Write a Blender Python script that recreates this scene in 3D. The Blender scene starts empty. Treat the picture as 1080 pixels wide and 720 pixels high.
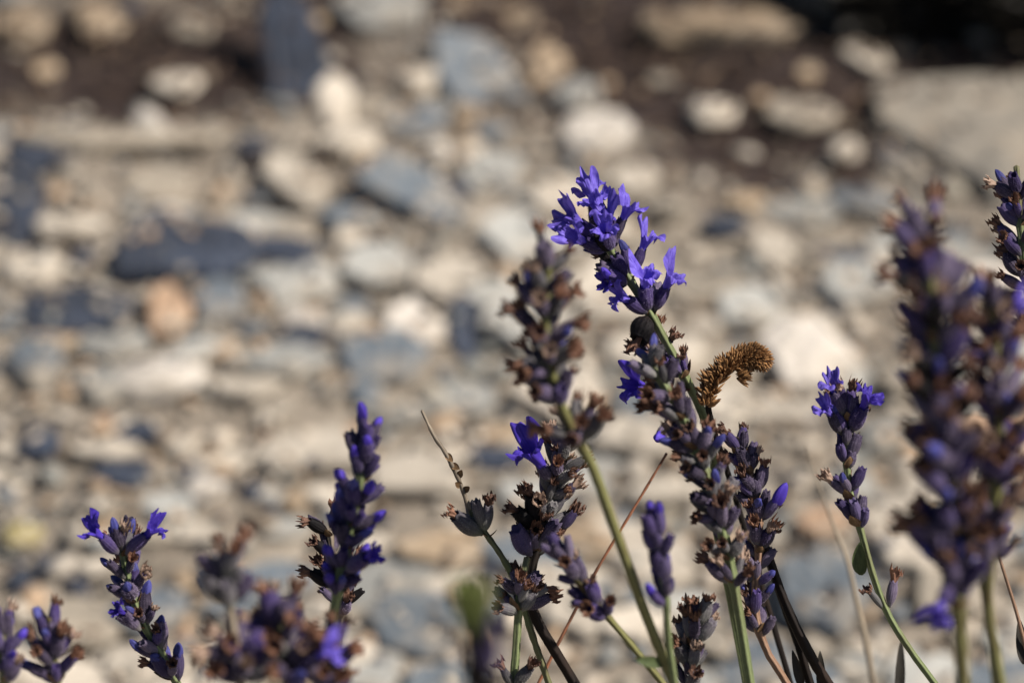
import bpy, math, random
import numpy as np
from mathutils import Vector, Matrix

random.seed(7)
RNG = np.random.default_rng(7)
C = bpy.context.scene.collection
SC = bpy.context.scene
MM = 0.001

# ------------------------------------------------------------------ camera frame
CAM_H, PITCH, LENS, SENSOR = 0.55, math.radians(30), 100.0, 36.0
FOCUS = 0.5556
FW = Vector((0, math.cos(PITCH), -math.sin(PITCH)))
UPV = Vector((0, math.sin(PITCH), math.cos(PITCH)))
RT = Vector((1, 0, 0))
CAM = Vector((0, 0, CAM_H))
K = SENSOR / LENS / 1080.0


def P(u, v, d):
    """point seen at photo position (u, v), d metres into the scene"""
    return CAM + d * (FW + (u - 540) * K * RT + (360 - v) * K * UPV)


def on_ground(u, v, z=0.0):
    r = FW + (u - 540) * K * RT + (360 - v) * K * UPV
    t = (z - CAM_H) / r.z
    return CAM + t * r, t


def to_uv(p):
    q = Vector(p) - CAM
    d = q.dot(FW)
    return 540 + q.dot(RT) / d / K, 360 - q.dot(UPV) / d / K, d


# ------------------------------------------------------------------ materials
def new_mat(name):
    m = bpy.data.materials.new(name)
    m.use_nodes = True
    nt = m.node_tree
    nt.nodes.clear()
    out = nt.nodes.new('ShaderNodeOutputMaterial')
    b = nt.nodes.new('ShaderNodeBsdfPrincipled')
    nt.links.new(b.outputs[0], out.inputs[0])
    return m, nt, b, out


def N(nt, kind, **kw):
    n = nt.nodes.new('ShaderNode' + kind)
    for k, v in kw.items():
        if k in n.inputs.keys() if isinstance(k, str) else False:
            n.inputs[k].default_value = v
        else:
            setattr(n, k, v)
    return n


def ramp(nt, fac, stops, interp='LINEAR'):
    r = nt.nodes.new('ShaderNodeValToRGB')
    r.color_ramp.interpolation = interp
    el = r.color_ramp.elements
    while len(el) < len(stops):
        el.new(0.5)
    for e, (p, c) in zip(el, stops):
        e.position = p
        e.color = (*c, 1) if len(c) == 3 else c
    nt.links.new(fac, r.inputs[0])
    return r.outputs[0]


def mix(nt, fac, a, b, blend='MIX'):
    m = nt.nodes.new('ShaderNodeMix')
    m.data_type = 'RGBA'
    m.blend_type = blend
    for s, v in ((m.inputs[0], fac), (m.inputs[6], a), (m.inputs[7], b)):
        if isinstance(v, (int, float)):
            s.default_value = v
        elif isinstance(v, tuple):
            s.default_value = (*v, 1)
        else:
            nt.links.new(v, s)
    return m.outputs[2]


def noise(nt, vec, scale, detail=4, rough=0.55):
    n = nt.nodes.new('ShaderNodeTexNoise')
    n.inputs['Scale'].default_value = scale
    n.inputs['Detail'].default_value = detail
    n.inputs['Roughness'].default_value = rough
    if vec is not None:
        nt.links.new(vec, n.inputs['Vector'])
    return n.outputs['Fac']


def coords(nt, which='Object'):
    return nt.nodes.new('ShaderNodeTexCoord').outputs[which]


def bump(nt, b, h, strength, dist):
    bm = nt.nodes.new('ShaderNodeBump')
    bm.inputs['Strength'].default_value = strength
    bm.inputs['Distance'].default_value = dist
    nt.links.new(h, bm.inputs['Height'])
    nt.links.new(bm.outputs[0], b.inputs['Normal'])


def maprange(nt, v, a, b, c, d):
    m = nt.nodes.new('ShaderNodeMapRange')
    for i, x in enumerate((a, b, c, d)):
        m.inputs[i + 1].default_value = x
    nt.links.new(v, m.inputs[0])
    return m.outputs[0]


def hsv(nt, col, val=None, sat=1.0, hue=0.5):
    h = nt.nodes.new('ShaderNodeHueSaturation')
    h.inputs['Saturation'].default_value = sat
    h.inputs['Hue'].default_value = hue
    nt.links.new(col, h.inputs['Color'])
    if val is not None:
        nt.links.new(val, h.inputs['Value'])
    return h.outputs[0]


def obj_random(nt):
    return nt.nodes.new('ShaderNodeObjectInfo').outputs['Random']


def stone_mat(name, a, b, streak=0.0):
    m, nt, bs, _ = new_mat(name)
    co = coords(nt)
    n1 = noise(nt, co, 55, 6, 0.6)
    n2 = noise(nt, co, 420, 4, 0.6)
    col = ramp(nt, n1, [(0.32, a), (0.7, b)])
    dark = tuple(0.55 * x for x in a)
    n3 = noise(nt, co, 38, 6, 0.65)
    col = mix(nt, maprange(nt, n3, 0.48, 0.62, 0, 0.6), col, (0.30, 0.25, 0.19) if max(a) > .06 else tuple(1.6 * x for x in b))
    col = mix(nt, maprange(nt, n2, 0.5, 0.75, 0, 0.6), col, dark)
    if streak:
        w = nt.nodes.new('ShaderNodeTexWave')
        w.inputs['Scale'].default_value = 60
        w.inputs['Distortion'].default_value = 6
        nt.links.new(co, w.inputs['Vector'])
        col = mix(nt, maprange(nt, w.outputs['Fac'], 0.7, 1, 0, streak), col, (0.33, 0.29, 0.24))
    col = hsv(nt, col, maprange(nt, obj_random(nt), 0, 1, 0.8, 1.15))
    nt.links.new(col, bs.inputs['Base Color'])
    bs.inputs['Roughness'].default_value = 0.85
    bump(nt, bs, n2, 0.5, 0.0012)
    return m


STONE = {
    'white': stone_mat('white_quartz', (0.50, 0.45, 0.39), (0.68, 0.63, 0.575)),
    'cream': stone_mat('cream_stone', (0.44, 0.385, 0.315), (0.64, 0.575, 0.49)),
    'beige': stone_mat('beige_stone', (0.22, 0.19, 0.15), (0.40, 0.35, 0.285)),
    'tan': stone_mat('tan_stone', (0.27, 0.20, 0.13), (0.42, 0.32, 0.22)),
    'peach': stone_mat('peach_stone', (0.42, 0.27, 0.17), (0.52, 0.36, 0.25)),
    'grey': stone_mat('grey_stone', (0.20, 0.20, 0.19), (0.33, 0.33, 0.31)),
    'pale grey': stone_mat('pale_grey_stone', (0.32, 0.32, 0.30), (0.46, 0.45, 0.42)),
    'blue grey': stone_mat('blue_grey_slate', (0.075, 0.098, 0.125), (0.17, 0.20, 0.228), 0.25),
    'navy': stone_mat('dark_slate', (0.013, 0.020, 0.037), (0.026, 0.036, 0.060), 0.1),  # dark slate, with the shade on its faces included in the tone
    'drab': stone_mat('drab_ledge_stone', (0.15, 0.135, 0.115), (0.30, 0.27, 0.225), 0.2),
    'brown': stone_mat('brown_stone', (0.10, 0.07, 0.05), (0.18, 0.13, 0.09)),
    'ochre': stone_mat('ochre_stone', (0.30, 0.25, 0.10), (0.42, 0.35, 0.17)),
}


def ground_mat():
    m, nt, bs, _ = new_mat('sandy_soil')
    co = coords(nt)
    n1 = noise(nt, co, 30, 8, 0.65)
    n2 = noise(nt, co, 260, 6, 0.7)
    sand = ramp(nt, n1, [(0.3, (0.13, 0.107, 0.085)), (0.52, (0.285, 0.243, 0.195)), (0.72, (0.43, 0.375, 0.31))])
    soil = ramp(nt, n2, [(0.3, (0.014, 0.007, 0.006)), (0.6, (0.034, 0.019, 0.015)), (0.8, (0.07, 0.042, 0.032))])
    at = nt.nodes.new('ShaderNodeAttribute')
    at.attribute_name = 'soil'
    ad = nt.nodes.new('ShaderNodeMath')
    ad.operation = 'ADD'
    nt.links.new(at.outputs['Fac'], ad.inputs[0])
    nt.links.new(maprange(nt, n1, 0.3, 0.7, -0.25, 0.25), ad.inputs[1])
    col = mix(nt, maprange(nt, ad.outputs[0], 0.38, 0.62, 0, 1), sand, soil)
    nt.links.new(col, bs.inputs['Base Color'])
    bs.inputs['Roughness'].default_value = 0.95
    bump(nt, bs, n2, 0.8, 0.003)
    return m


def gravel_mat():
    m, nt, bs, _ = new_mat('mixed_gravel')
    g = nt.nodes.new('ShaderNodeNewGeometry')
    col = ramp(nt, g.outputs['Random Per Island'], [
        (0.0, (0.29, 0.255, 0.21)), (0.14, (0.40, 0.355, 0.30)), (0.30, (0.20, 0.16, 0.12)), (0.40, (0.50, 0.43, 0.35)),
        (0.52, (0.24, 0.24, 0.22)), (0.62, (0.33, 0.24, 0.16)), (0.70, (0.045, 0.05, 0.07)), (0.78, (0.15, 0.16, 0.17)),
        (0.86, (0.42, 0.30, 0.20)), (0.93, (0.62, 0.56, 0.48)), (0.97, (0.30, 0.27, 0.22))], 'CONSTANT')
    co = coords(nt)
    n = noise(nt, co, 400, 4)
    col = hsv(nt, col, maprange(nt, n, 0.3, 0.7, 0.75, 1.2))
    nt.links.new(col, bs.inputs['Base Color'])
    bs.inputs['Roughness'].default_value = 0.9
    return m


def litter_mat():
    m, nt, bs, _ = new_mat('bark_litter')
    g = nt.nodes.new('ShaderNodeNewGeometry')
    col = ramp(nt, g.outputs['Random Per Island'], [(0, (0.02, 0.012, 0.009)), (0.5, (0.06, 0.035, 0.025)),
                                                   (0.85, (0.11, 0.07, 0.045)), (1, (0.2, 0.14, 0.09))])
    nt.links.new(col, bs.inputs['Base Color'])
    bs.inputs['Roughness'].default_value = 0.9
    return m


def calyx_mat(name, base, mid, tip, dust, dust_amt):
    m, nt, bs, _ = new_mat(name)
    ge = coords(nt, 'Generated')
    sx = nt.nodes.new('ShaderNodeSeparateXYZ')
    nt.links.new(ge, sx.inputs[0])
    col = ramp(nt, sx.outputs[2], [(0.05, base), (0.34, mid), (0.72, tip), (1.0, tip)])
    co = coords(nt)
    n = noise(nt, co, 900, 5, 0.65)
    at = nt.nodes.new('ShaderNodeAttribute')
    at.attribute_name = 'rib'
    rib = maprange(nt, at.outputs['Fac'], 0.0, 1.0, 0.4 * dust_amt, dust_amt)
    mu = nt.nodes.new('ShaderNodeMath')
    mu.operation = 'MULTIPLY'
    nt.links.new(rib, mu.inputs[0])
    nt.links.new(maprange(nt, n, 0.35, 0.62, 0.1, 1.45), mu.inputs[1])
    col = mix(nt, mu.outputs[0], col, dust)
    r = obj_random(nt)
    col = hsv(nt, col, maprange(nt, r, 0, 1, 0.45, 1.3))
    col = mix(nt, maprange(nt, at.outputs['Fac'], 1.1, 1.6, 0, .85), col, tuple(min(.5, 2.0 * q) for q in dust))
    h = nt.nodes.new('ShaderNodeMath')
    h.operation = 'FRACT'
    h2 = nt.nodes.new('ShaderNodeMath')
    h2.operation = 'MULTIPLY'
    h2.inputs[1].default_value = 7.31
    nt.links.new(r, h2.inputs[0])
    nt.links.new(h2.outputs[0], h.inputs[0])
    col = mix(nt, maprange(nt, h.outputs[0], 0.65, 1.0, 0.0, 0.5), col, dust)
    nt.links.new(col, bs.inputs['Base Color'])
    bs.inputs['Roughness'].default_value = 0.75
    bs.inputs['Specular IOR Level'].default_value = 0.2
    bs.inputs['Sheen Weight'].default_value = 0.0 if name == 'shade_dark_calyx' else 0.06
    bs.inputs['Sheen Roughness'].default_value = 0.4
    bump(nt, bs, n, 0.4, 0.0003)
    return m


CAL = {
    'purple': calyx_mat('purple_calyx', (0.15, 0.155, 0.10), (0.055, 0.044, 0.07), (0.020, 0.012, 0.045), (0.19, 0.155, 0.225), 0.42),
    'violet': calyx_mat('violet_calyx', (0.11, 0.105, 0.09), (0.042, 0.028, 0.085), (0.026, 0.013, 0.085), (0.13, 0.105, 0.20), 0.36),
    'grey': calyx_mat('grey_calyx', (0.19, 0.20, 0.13), (0.115, 0.112, 0.105), (0.06, 0.05, 0.075), (0.20, 0.195, 0.19), 0.5),
    'dark': calyx_mat('shade_dark_calyx', (0.012, 0.008, 0.007), (0.006, 0.0045, 0.006), (0.004, 0.0035, 0.005), (0.014, 0.010, 0.010), 0.2),  # near-black colour carries the shadow under whorls and on turned-away sides
    'green': calyx_mat('green_bud', (0.02, 0.02, 0.03), (0.07, 0.09, 0.018), (0.095, 0.115, 0.025), (0.08, 0.09, 0.04), 0.4),
}


def petal_mat(name, c1, c2, trans, veins=False, island=False):
    m, nt, bs, out = new_mat(name)
    co = coords(nt)
    mp = nt.nodes.new('ShaderNodeMapping')
    mp.inputs['Scale'].default_value = (1, 1, 0.25)
    nt.links.new(co, mp.inputs[0])
    n = noise(nt, mp.outputs[0], 1300, 5, 0.65)
    if veins:
        at = nt.nodes.new('ShaderNodeAttribute')
        at.attribute_name = 'vein'
        sb = nt.nodes.new('ShaderNodeMath')
        sb.operation = 'MULTIPLY_ADD'
        sb.inputs[1].default_value = -0.22
        nt.links.new(at.outputs['Fac'], sb.inputs[0])
        nt.links.new(n, sb.inputs[2])
        n = sb.outputs[0]
        col = ramp(nt, n, [(0.08, c1), (0.36, tuple((p + 1.3 * q) / 2.3 for p, q in zip(c1, c2))), (0.62, c2)])
    elif island:
        ge = nt.nodes.new('ShaderNodeNewGeometry')
        ad = nt.nodes.new('ShaderNodeMath')
        ad.operation = 'MULTIPLY_ADD'
        ad.inputs[1].default_value = .5
        nt.links.new(ge.outputs['Random Per Island'], ad.inputs[0])
        nt.links.new(n, ad.inputs[2])
        col = ramp(nt, ad.outputs[0], [(0.4, c1), (1.0, c2)])
    else:
        col = ramp(nt, n, [(0.3, c1), (0.7, c2)])
    col = hsv(nt, col, maprange(nt, obj_random(nt), 0, 1, 0.75, 1.25))
    nt.links.new(col, bs.inputs['Base Color'])
    bs.inputs['Roughness'].default_value = 0.55
    bs.inputs['Specular IOR Level'].default_value = 0.25
    bump(nt, bs, n, 0.5, 0.0004)
    t = nt.nodes.new('ShaderNodeBsdfTranslucent')
    nt.links.new(col, t.inputs[0])
    mx = nt.nodes.new('ShaderNodeMixShader')
    mx.inputs[0].default_value = trans
    nt.links.new(bs.outputs[0], mx.inputs[1])
    nt.links.new(t.outputs[0], mx.inputs[2])
    nt.links.new(mx.outputs[0], out.inputs[0])
    return m


PETAL = petal_mat('violet_petal', (0.06, 0.03, 0.36), (0.20, 0.15, 0.66), 0.22, True)
PETAL_DEEP = petal_mat('deep_blue_petal', (0.028, 0.014, 0.24), (0.085, 0.05, 0.46), 0.2, True)
BUDM = petal_mat('blue_bud', (0.03, 0.03, 0.16), (0.08, 0.085, 0.30), 0.12)
RUST = petal_mat('rust_withered_petal', (0.10, 0.045, 0.03), (0.28, 0.15, 0.10), 0.2)
RUSTP = petal_mat('pale_withered_petal', (0.20, 0.13, 0.095), (0.46, 0.33, 0.26), 0.25)
RUSTD = petal_mat('dark_withered_petal', (0.055, 0.03, 0.028), (0.17, 0.09, 0.06), 0.1)
BRACTM = petal_mat('papery_bract', (0.10, 0.055, 0.028), (0.25, 0.16, 0.085), 0.2)
HUSKM = petal_mat('dry_husk', (0.07, 0.03, 0.012), (0.40, 0.215, 0.09), 0.1, False, True)


def stem_mat(name, a, b, spot):
    m, nt, bs, _ = new_mat(name)
    at = nt.nodes.new('ShaderNodeAttribute')
    at.attribute_name = 'along'
    cx = nt.nodes.new('ShaderNodeCombineXYZ')
    sp = nt.nodes.new('ShaderNodeSeparateColor')
    nt.links.new(at.outputs['Color'], sp.inputs[0])
    nt.links.new(sp.outputs[0], cx.inputs[0])
    nt.links.new(sp.outputs[1], cx.inputs[1])
    mp = nt.nodes.new('ShaderNodeMapping')
    mp.inputs['Scale'].default_value = (14, 6, 1)
    nt.links.new(cx.outputs[0], mp.inputs[0])
    n = noise(nt, mp.outputs[0], 1.0, 5, 0.6)
    n2 = noise(nt, coords(nt), 60, 3)
    col = ramp(nt, n, [(0.3, a), (0.65, b)])
    ri = nt.nodes.new('ShaderNodeMath')
    ri.operation = 'MULTIPLY'
    ri.inputs[1].default_value = 0.5
    nt.links.new(sp.outputs[2], ri.inputs[0])
    col = mix(nt, ri.outputs[0], col, tuple(min(1, 1.9 * x) for x in b))
    col = mix(nt, maprange(nt, n2, 0.5, 0.68, 0, 0.85), col, spot)
    nt.links.new(col, bs.inputs['Base Color'])
    bs.inputs['Roughness'].default_value = 0.6
    bs.inputs['Specular IOR Level'].default_value = 0.1 if name == 'shade_dark_stem' else 0.35
    bump(nt, bs, n, 0.4, 0.0003)
    return m


STEM = {
    'green': stem_mat('green_stem', (0.075, 0.095, 0.04), (0.155, 0.185, 0.085), (0.12, 0.10, 0.05)),
    'olive': stem_mat('olive_stem', (0.085, 0.085, 0.03), (0.17, 0.165, 0.065), (0.06, 0.03, 0.012)),
    'dark': stem_mat('shade_dark_stem', (0.007, 0.006, 0.006), (0.016, 0.013, 0.012), (0.03, 0.02, 0.016)),  # near-black colour stands in for shade falling on the stems
    'brown': stem_mat('brown_stem', (0.13, 0.07, 0.045), (0.24, 0.15, 0.10), (0.06, 0.035, 0.02)),
    'straw': stem_mat('straw_stem', (0.20, 0.16, 0.115), (0.30, 0.25, 0.19), (0.10, 0.08, 0.06)),
    'rust': stem_mat('rust_stem', (0.15, 0.055, 0.03), (0.26, 0.11, 0.06), (0.03, 0.02, 0.015)),
}
LEAFM = petal_mat('lavender_leaf', (0.05, 0.07, 0.03), (0.11, 0.14, 0.06), 0.3)
DARKLEAF = petal_mat('dark_leaf', (0.014, 0.012, 0.010), (0.036, 0.032, 0.026), 0.05)  # leaf colour taken near black to hold the shrub's deep shade


# ------------------------------------------------------------------ mesh helpers
def mesh(name, v, f, m, smooth=True, attrs=None):
    me = bpy.data.meshes.new(name)
    me.from_pydata([tuple(x) for x in v], [], [tuple(int(i) for i in x) for x in f])
    if m:
        me.materials.append(m)
    if smooth:
        me.polygons.foreach_set('use_smooth', [True] * len(me.polygons))
    for k, (ty, data) in (attrs or {}).items():
        a = me.attributes.new(k, ty, 'POINT')
        a.data.foreach_set('color' if ty == 'FLOAT_COLOR' else 'value', np.asarray(data, dtype=np.float32).ravel())
    me.update()
    return me


def link(name, me, parent=None, mat=None, loc=None):
    o = bpy.data.objects.new(name, me)
    C.objects.link(o)
    if parent:
        o.parent = parent
    if mat is not None:
        o.matrix_local = mat
    elif loc is not None:
        o.location = loc
    return o


def tag(o, label=None, cat=None, group=None, kind=None):
    if label:
        o['label'] = label
    if cat:
        o['category'] = cat
    if group:
        o['group'] = group
    if kind:
        o['kind'] = kind
    return o


def grid_faces(rows, cols, wrap=True):
    f = []
    for i in range(rows - 1):
        for j in range(cols if wrap else cols - 1):
            k = (j + 1) % cols
            f.append((i * cols + j, i * cols + k, (i + 1) * cols + k, (i + 1) * cols + j))
    return f


def frame_from(axis, hint):
    z = Vector(axis).normalized()
    y = Vector(hint) - z * z.dot(Vector(hint))
    if y.length < 1e-5:
        y = Vector((1, 0, 0)) - z * z.x
    y.normalize()
    x = y.cross(z)
    return Matrix((x, y, z)).transposed()


def catmull(pts, n=14):
    pts = [Vector(p) for p in pts]
    ext = [2 * pts[0] - pts[1]] + pts + [2 * pts[-1] - pts[-2]]
    out = []
    for i in range(1, len(ext) - 2):
        p0, p1, p2, p3 = ext[i - 1:i + 3]
        for k in range(n):
            t = k / n
            out.append(0.5 * ((2 * p1) + (p2 - p0) * t + (2 * p0 - 5 * p1 + 4 * p2 - p3) * t * t + (3 * p1 - p0 - 3 * p2 + p3) * t ** 3))
    out.append(pts[-1])
    return out


def tube(path, r0, r1, m, name='stem', square=True, nodes=(), wob=0.0, seg=20, origin=Vector()):
    """a stem: rounded square section with grooved faces, swollen at its nodes"""
    n = len(path)
    v, col = [], []
    hint = Vector((0.35, -0.8, 0.3))
    L = 0
    ph = random.random() * 6
    for i, p in enumerate(path):
        t = (path[min(i + 1, n - 1)] - path[max(i - 1, 0)])
        M = frame_from(t, hint)
        hint = M.col[1]
        if i:
            L += (p - path[i - 1]).length
        a = i / (n - 1)
        r = r0 + (r1 - r0) * min(1, a * 2.2)
        for nd in nodes:
            dd = (p - nd).length
            r *= 1 + 0.3 * math.exp(-(dd / 0.0016) ** 2)
        r *= 1 + wob * math.sin(L * 900 + ph) * 0.5 + wob * math.sin(L * 2300 + 2 * ph) * 0.5
        for j in range(seg):
            th = 2 * math.pi * j / seg
            c4 = math.cos(4 * th)
            k = 1 + (0.17 * c4 - 0.07 * math.cos(8 * th) if square else 0.03 * c4)
            v.append(p + r * k * (M.col[0] * math.cos(th) + M.col[1] * math.sin(th)) - origin)
            col.append((L * 60, j / seg * 3 if j < seg / 2 else (1 - j / seg) * 3, max(0, c4), 1))
    f = grid_faces(n, seg)
    # rounded tip and closed base
    v.append(path[0] + (path[0] - path[1]).normalized() * r0 * 0.7 - origin)
    col.append((0, 0, 0, 1))
    f += [(len(v) - 1, (j + 1) % seg, j) for j in range(seg)]
    v.append(path[-1] - origin)
    col.append((0, 0, 0, 1))
    b = (n - 1) * seg
    f += [(len(v) - 1, b + j, b + (j + 1) % seg) for j in range(seg)]
    return mesh(name, v, f, m, True, {'along': ('FLOAT_COLOR', col)})


# ------------------------------------------------------------------ lavender pieces (local +Z = axis, metres)
CAL_L = 5.3 * MM


def calyx_arrays(seed):
    rd = random.Random(seed)
    seg, rows = 52, 15
    prof = [(0, .34), (.06, .42), (.13, .66), (.22, .95), (.35, 1.18), (.5, 1.30), (.65, 1.30), (.78, 1.20), (.88, 1.06), (.95, .98), (1.0, 1.0)]
    w = rd.uniform(0.88, 1.08)
    bend = rd.uniform(-0.7, 0.7)
    bendy = rd.uniform(-0.5, 0.5)
    ph = rd.uniform(0, 6.28)
    v, rib = [], []
    for i in range(rows):
        t = i / (rows - 1)
        R = np.interp(t, [p[0] for p in prof], [p[1] for p in prof]) * w
        for j in range(seg):
            th = 2 * math.pi * j / seg
            c = math.cos(13 * th)
            amt = 0.032 * math.sin(math.pi * min(1, t * 1.05)) ** 0.5 if t > 0 else 0
            r = R * (1 + amt * c + 0.05 * math.sin(2 * th + ph) + 0.03 * math.sin(3 * th + 5 * t + ph))
            z = t * 5.3
            if t > 0.9:
                z += 0.22 * (t - 0.9) * 10 * math.cos(5 * th + ph)
            v.append(((r * math.cos(th) + bend * t * t * .8) * MM, (r * math.sin(th) + bendy * t * t * .8) * MM, z * MM))
            rib.append(0.5 + 0.5 * c)
    f = grid_faces(rows, seg)
    # mouth: inward lip
    for (rr, zz) in ((0.72, 5.0), (0.35, 4.2)):
        for j in range(seg):
            th = 2 * math.pi * j / seg
            v.append(((rr * w * math.cos(th) + bend * .8) * MM, (rr * w * math.sin(th) + bendy * .8) * MM, zz * MM))
            rib.append(0)
    f = grid_faces(rows + 2, seg)
    f.append(tuple((rows + 1) * seg + j for j in range(seg)))
    f.append(tuple(reversed(range(seg))))
    # downy hairs
    for k in range(420):
        i, j = rd.randrange(1, rows - 1), rd.randrange(seg)
        p = Vector(v[i * seg + j])
        ax = Vector((0, 0, p.z))
        nrm = (p - ax).normalized()
        hd = (nrm + Vector((rd.uniform(-.6, .6), rd.uniform(-.6, .6), rd.uniform(-.1, .9)))).normalized() * rd.uniform(.18, .42) * MM
        sd = nrm.cross(Vector((0, 0, 1))).normalized() * .03 * MM
        st = len(v)
        v += [tuple(p - sd - nrm * .03 * MM), tuple(p + sd - nrm * .03 * MM), tuple(p + hd)]
        rib += [1.6, 1.6, 2.2]
        f.append((st, st + 1, st + 2))
    return v, f, rib, (bend * .8 * MM, bendy * .8 * MM)


CALYX = {}
CAL_OFF = []
for s in range(6):
    v, f, rib, off = calyx_arrays(s)
    CAL_OFF.append(off)
    for k, m in CAL.items():
        CALYX[(k, s)] = mesh('calyx', v, f, m, True, {'rib': ('FLOAT', rib)})


def corolla_arrays(seed, up=1.0, low=1.0, openness=1.0, crumple=0.0, size=1.0, tube_len=2.6):
    rd = random.Random(seed)
    seg, tr, lr = 84, 6, 11
    lobes = [(64 + rd.uniform(-5, 5), 40, 3.9 * up * rd.uniform(.85, 1.1)), (116 + rd.uniform(-5, 5), 40, 3.9 * up * rd.uniform(.85, 1.1)),
             (200, 30, 2.1 * low * rd.uniform(.8, 1.2)), (270, 32, 2.6 * low * rd.uniform(.8, 1.2)), (340, 30, 2.1 * low * rd.uniform(.8, 1.2))]
    u0, u1 = rd.uniform(-4, 18), rd.uniform(28, 78)
    l0, l1 = rd.uniform(20, 45), rd.uniform(85, 150)
    p1, p2, p3 = (rd.uniform(0, 6.28) for _ in range(3))
    v, vein = [], []
    for i in range(tr):
        t = i / (tr - 1)
        r = 0.62 + 0.25 * t + 0.45 * t ** 3
        for j in range(seg):
            th = 2 * math.pi * j / seg
            cr = 1 + crumple * 0.4 * math.sin(5 * th + 4 * t + p1)
            v.append((r * cr * math.cos(th), r * cr * math.sin(th) - 0.25 * t * t, -0.6 + (tube_len + .6) * t))
            vein.append(.3 + .4 * t)
    for i in range(1, lr + 1):
        s = i / lr
        for j in range(seg):
            deg = 360 * j / seg
            th = math.radians(deg)
            l, ctr = 0.35, deg
            for (c, w, L) in lobes:
                x = (deg - c + 180) % 360 - 180
                if abs(x) < w:
                    y = L * (1 - (abs(x) / w) ** 3.4) ** 0.5
                    if y > l:
                        l, ctr = y, c
            upper = max(0.0, math.sin(th)) ** 0.5 if math.sin(th) > 0 else 0
            f0 = (u0 * upper + l0 * (1 - upper)) * openness
            f1 = (u1 * upper + l1 * (1 - upper)) * openness
            # integrate the bend so the lobe keeps its length
            n_ = 6
            rr, zz = 0.0, 0.0
            for q in range(n_):
                a = math.radians(f0 + (f1 - f0) * s * (q + 0.5) / n_)
                rr += math.sin(a) * l * s / n_
                zz += math.cos(a) * l * s / n_
            x = (deg - ctr + 180) % 360 - 180
            ruff = 0.6 * s * s * math.sin(math.radians(x) * 6 + p2) + 0.3 * s * math.sin(10 * th + 5 * s + p3) + 0.05 * s * math.sin(21 * th + p1)
            fold = -0.5 * s * math.exp(-(x / 9) ** 2) * 0.9
            ruff += crumple * 0.9 * s * math.sin(13 * th + 5 * s + p1) + crumple * 0.6 * math.sin(7 * th - 7 * s + p2) * s
            # narrow each lobe a little so gaps open between them
            tth = math.radians(ctr + x * (1 - 0.05 * s))
            r = 1.32 + rr
            sag = -0.25
            v.append((r * math.cos(tth), r * math.sin(tth) + sag, tube_len + zz + ruff + fold))
            vein.append((0.5 + 0.5 * math.cos(math.radians(x) * 24)) * (1 - .5 * s) + .6 * math.exp(-(x / 4) ** 2) + 2 * max(0, .25 - s))
    f = grid_faces(tr + lr, seg)
    v = [(a * size * MM, b * size * MM, c * size * MM) for a, b, c in v]
    return v, f, {'vein': ('FLOAT', vein)}


COROLLA, WITHER, BUD = [], [], []
for s in range(9):
    v, f, at_ = corolla_arrays(40 + s, up=random.uniform(.85, 1.12), low=random.uniform(.85, 1.25), openness=random.uniform(.85, 1.1), crumple=random.uniform(.12, .26), size=random.uniform(.98, 1.12))
    COROLLA.append((mesh('corolla', v, f, PETAL, True, at_), mesh('corolla', v, f, PETAL_DEEP, True, at_)))
for s in range(9):
    v, f, at_ = corolla_arrays(60 + s, up=.34, low=.40, openness=random.uniform(.15, .75), crumple=random.uniform(.35, .6),
                          size=random.uniform(.58, .85), tube_len=random.uniform(.8, 2.6))
    WITHER.append([mesh('withered_corolla', v, f, q) for q in (RUST, RUSTD, RUSTP)])


def bud_arrays(seed):
    rd = random.Random(seed)
    seg, rows = 24, 9
    L = rd.uniform(1.4, 2.6)
    v = []
    for i in range(rows):
        t = i / (rows - 1)
        r = 0.85 * (math.sin(math.pi * (0.28 + 0.70 * t)) ** 0.7 if t < 1 else 0.02)
        for j in range(seg):
            th = 2 * math.pi * j / seg
            k = 1 + 0.12 * math.cos(4 * th + t)
            v.append((r * k * math.cos(th) * MM, r * k * math.sin(th) * MM, (-.7 + (L + .7) * t) * MM))
    return v, grid_faces(rows, seg) + [tuple((rows - 1) * seg + j for j in range(seg))]


for s in range(3):
    v, f = bud_arrays(s)
    BUD.append((mesh('bud', v, f, BUDM), mesh('bud', v, f, PETAL_DEEP)))


def leafshape(length, width, m, name, curl=0.3, thick=0.12, cols=7, rows=12, tipw=1.0):
    v = []
    for side in (0, 1):
        for i in range(rows):
            t = i / (rows - 1)
            w = width * 0.5 * (math.sin(math.pi * min(1, t ** 0.75 * 0.97 + 0.03)) ** 0.8) + 0.0001
            for j in range(cols):
                a = 2 * j / (cols - 1) - 1
                edge = 1 - abs(a) ** 3
                v.append((a * w, -curl * length * t * t + 0.25 * w * a * a + (0.5 - side) * thick * MM * (0.15 + edge),
                          length * t))
    n = rows * cols
    f = [tuple(q) for q in grid_faces(rows, cols, False)]
    f2 = [tuple(reversed([i + n for i in q])) for q in f]
    rim = []
    for i in range(rows - 1):
        for e in (0, cols - 1):
            a, b = i * cols + e, (i + 1) * cols + e
            rim.append((a, b, b + n, a + n) if e else (b, a, a + n, b + n))
    for j in range(cols - 1):
        a = (rows - 1) * cols + j
        rim.append((a, a + 1, a + 1 + n, a + n))
        rim.append((j + 1, j, j + n, j + 1 + n))
    return mesh(name, v, f + f2 + rim, m)


BRACT = [leafshape(random.uniform(3.2, 4.6) * MM, random.uniform(2.4, 3.4) * MM, BRACTM, 'bract', -0.35) for _ in range(3)]


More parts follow.
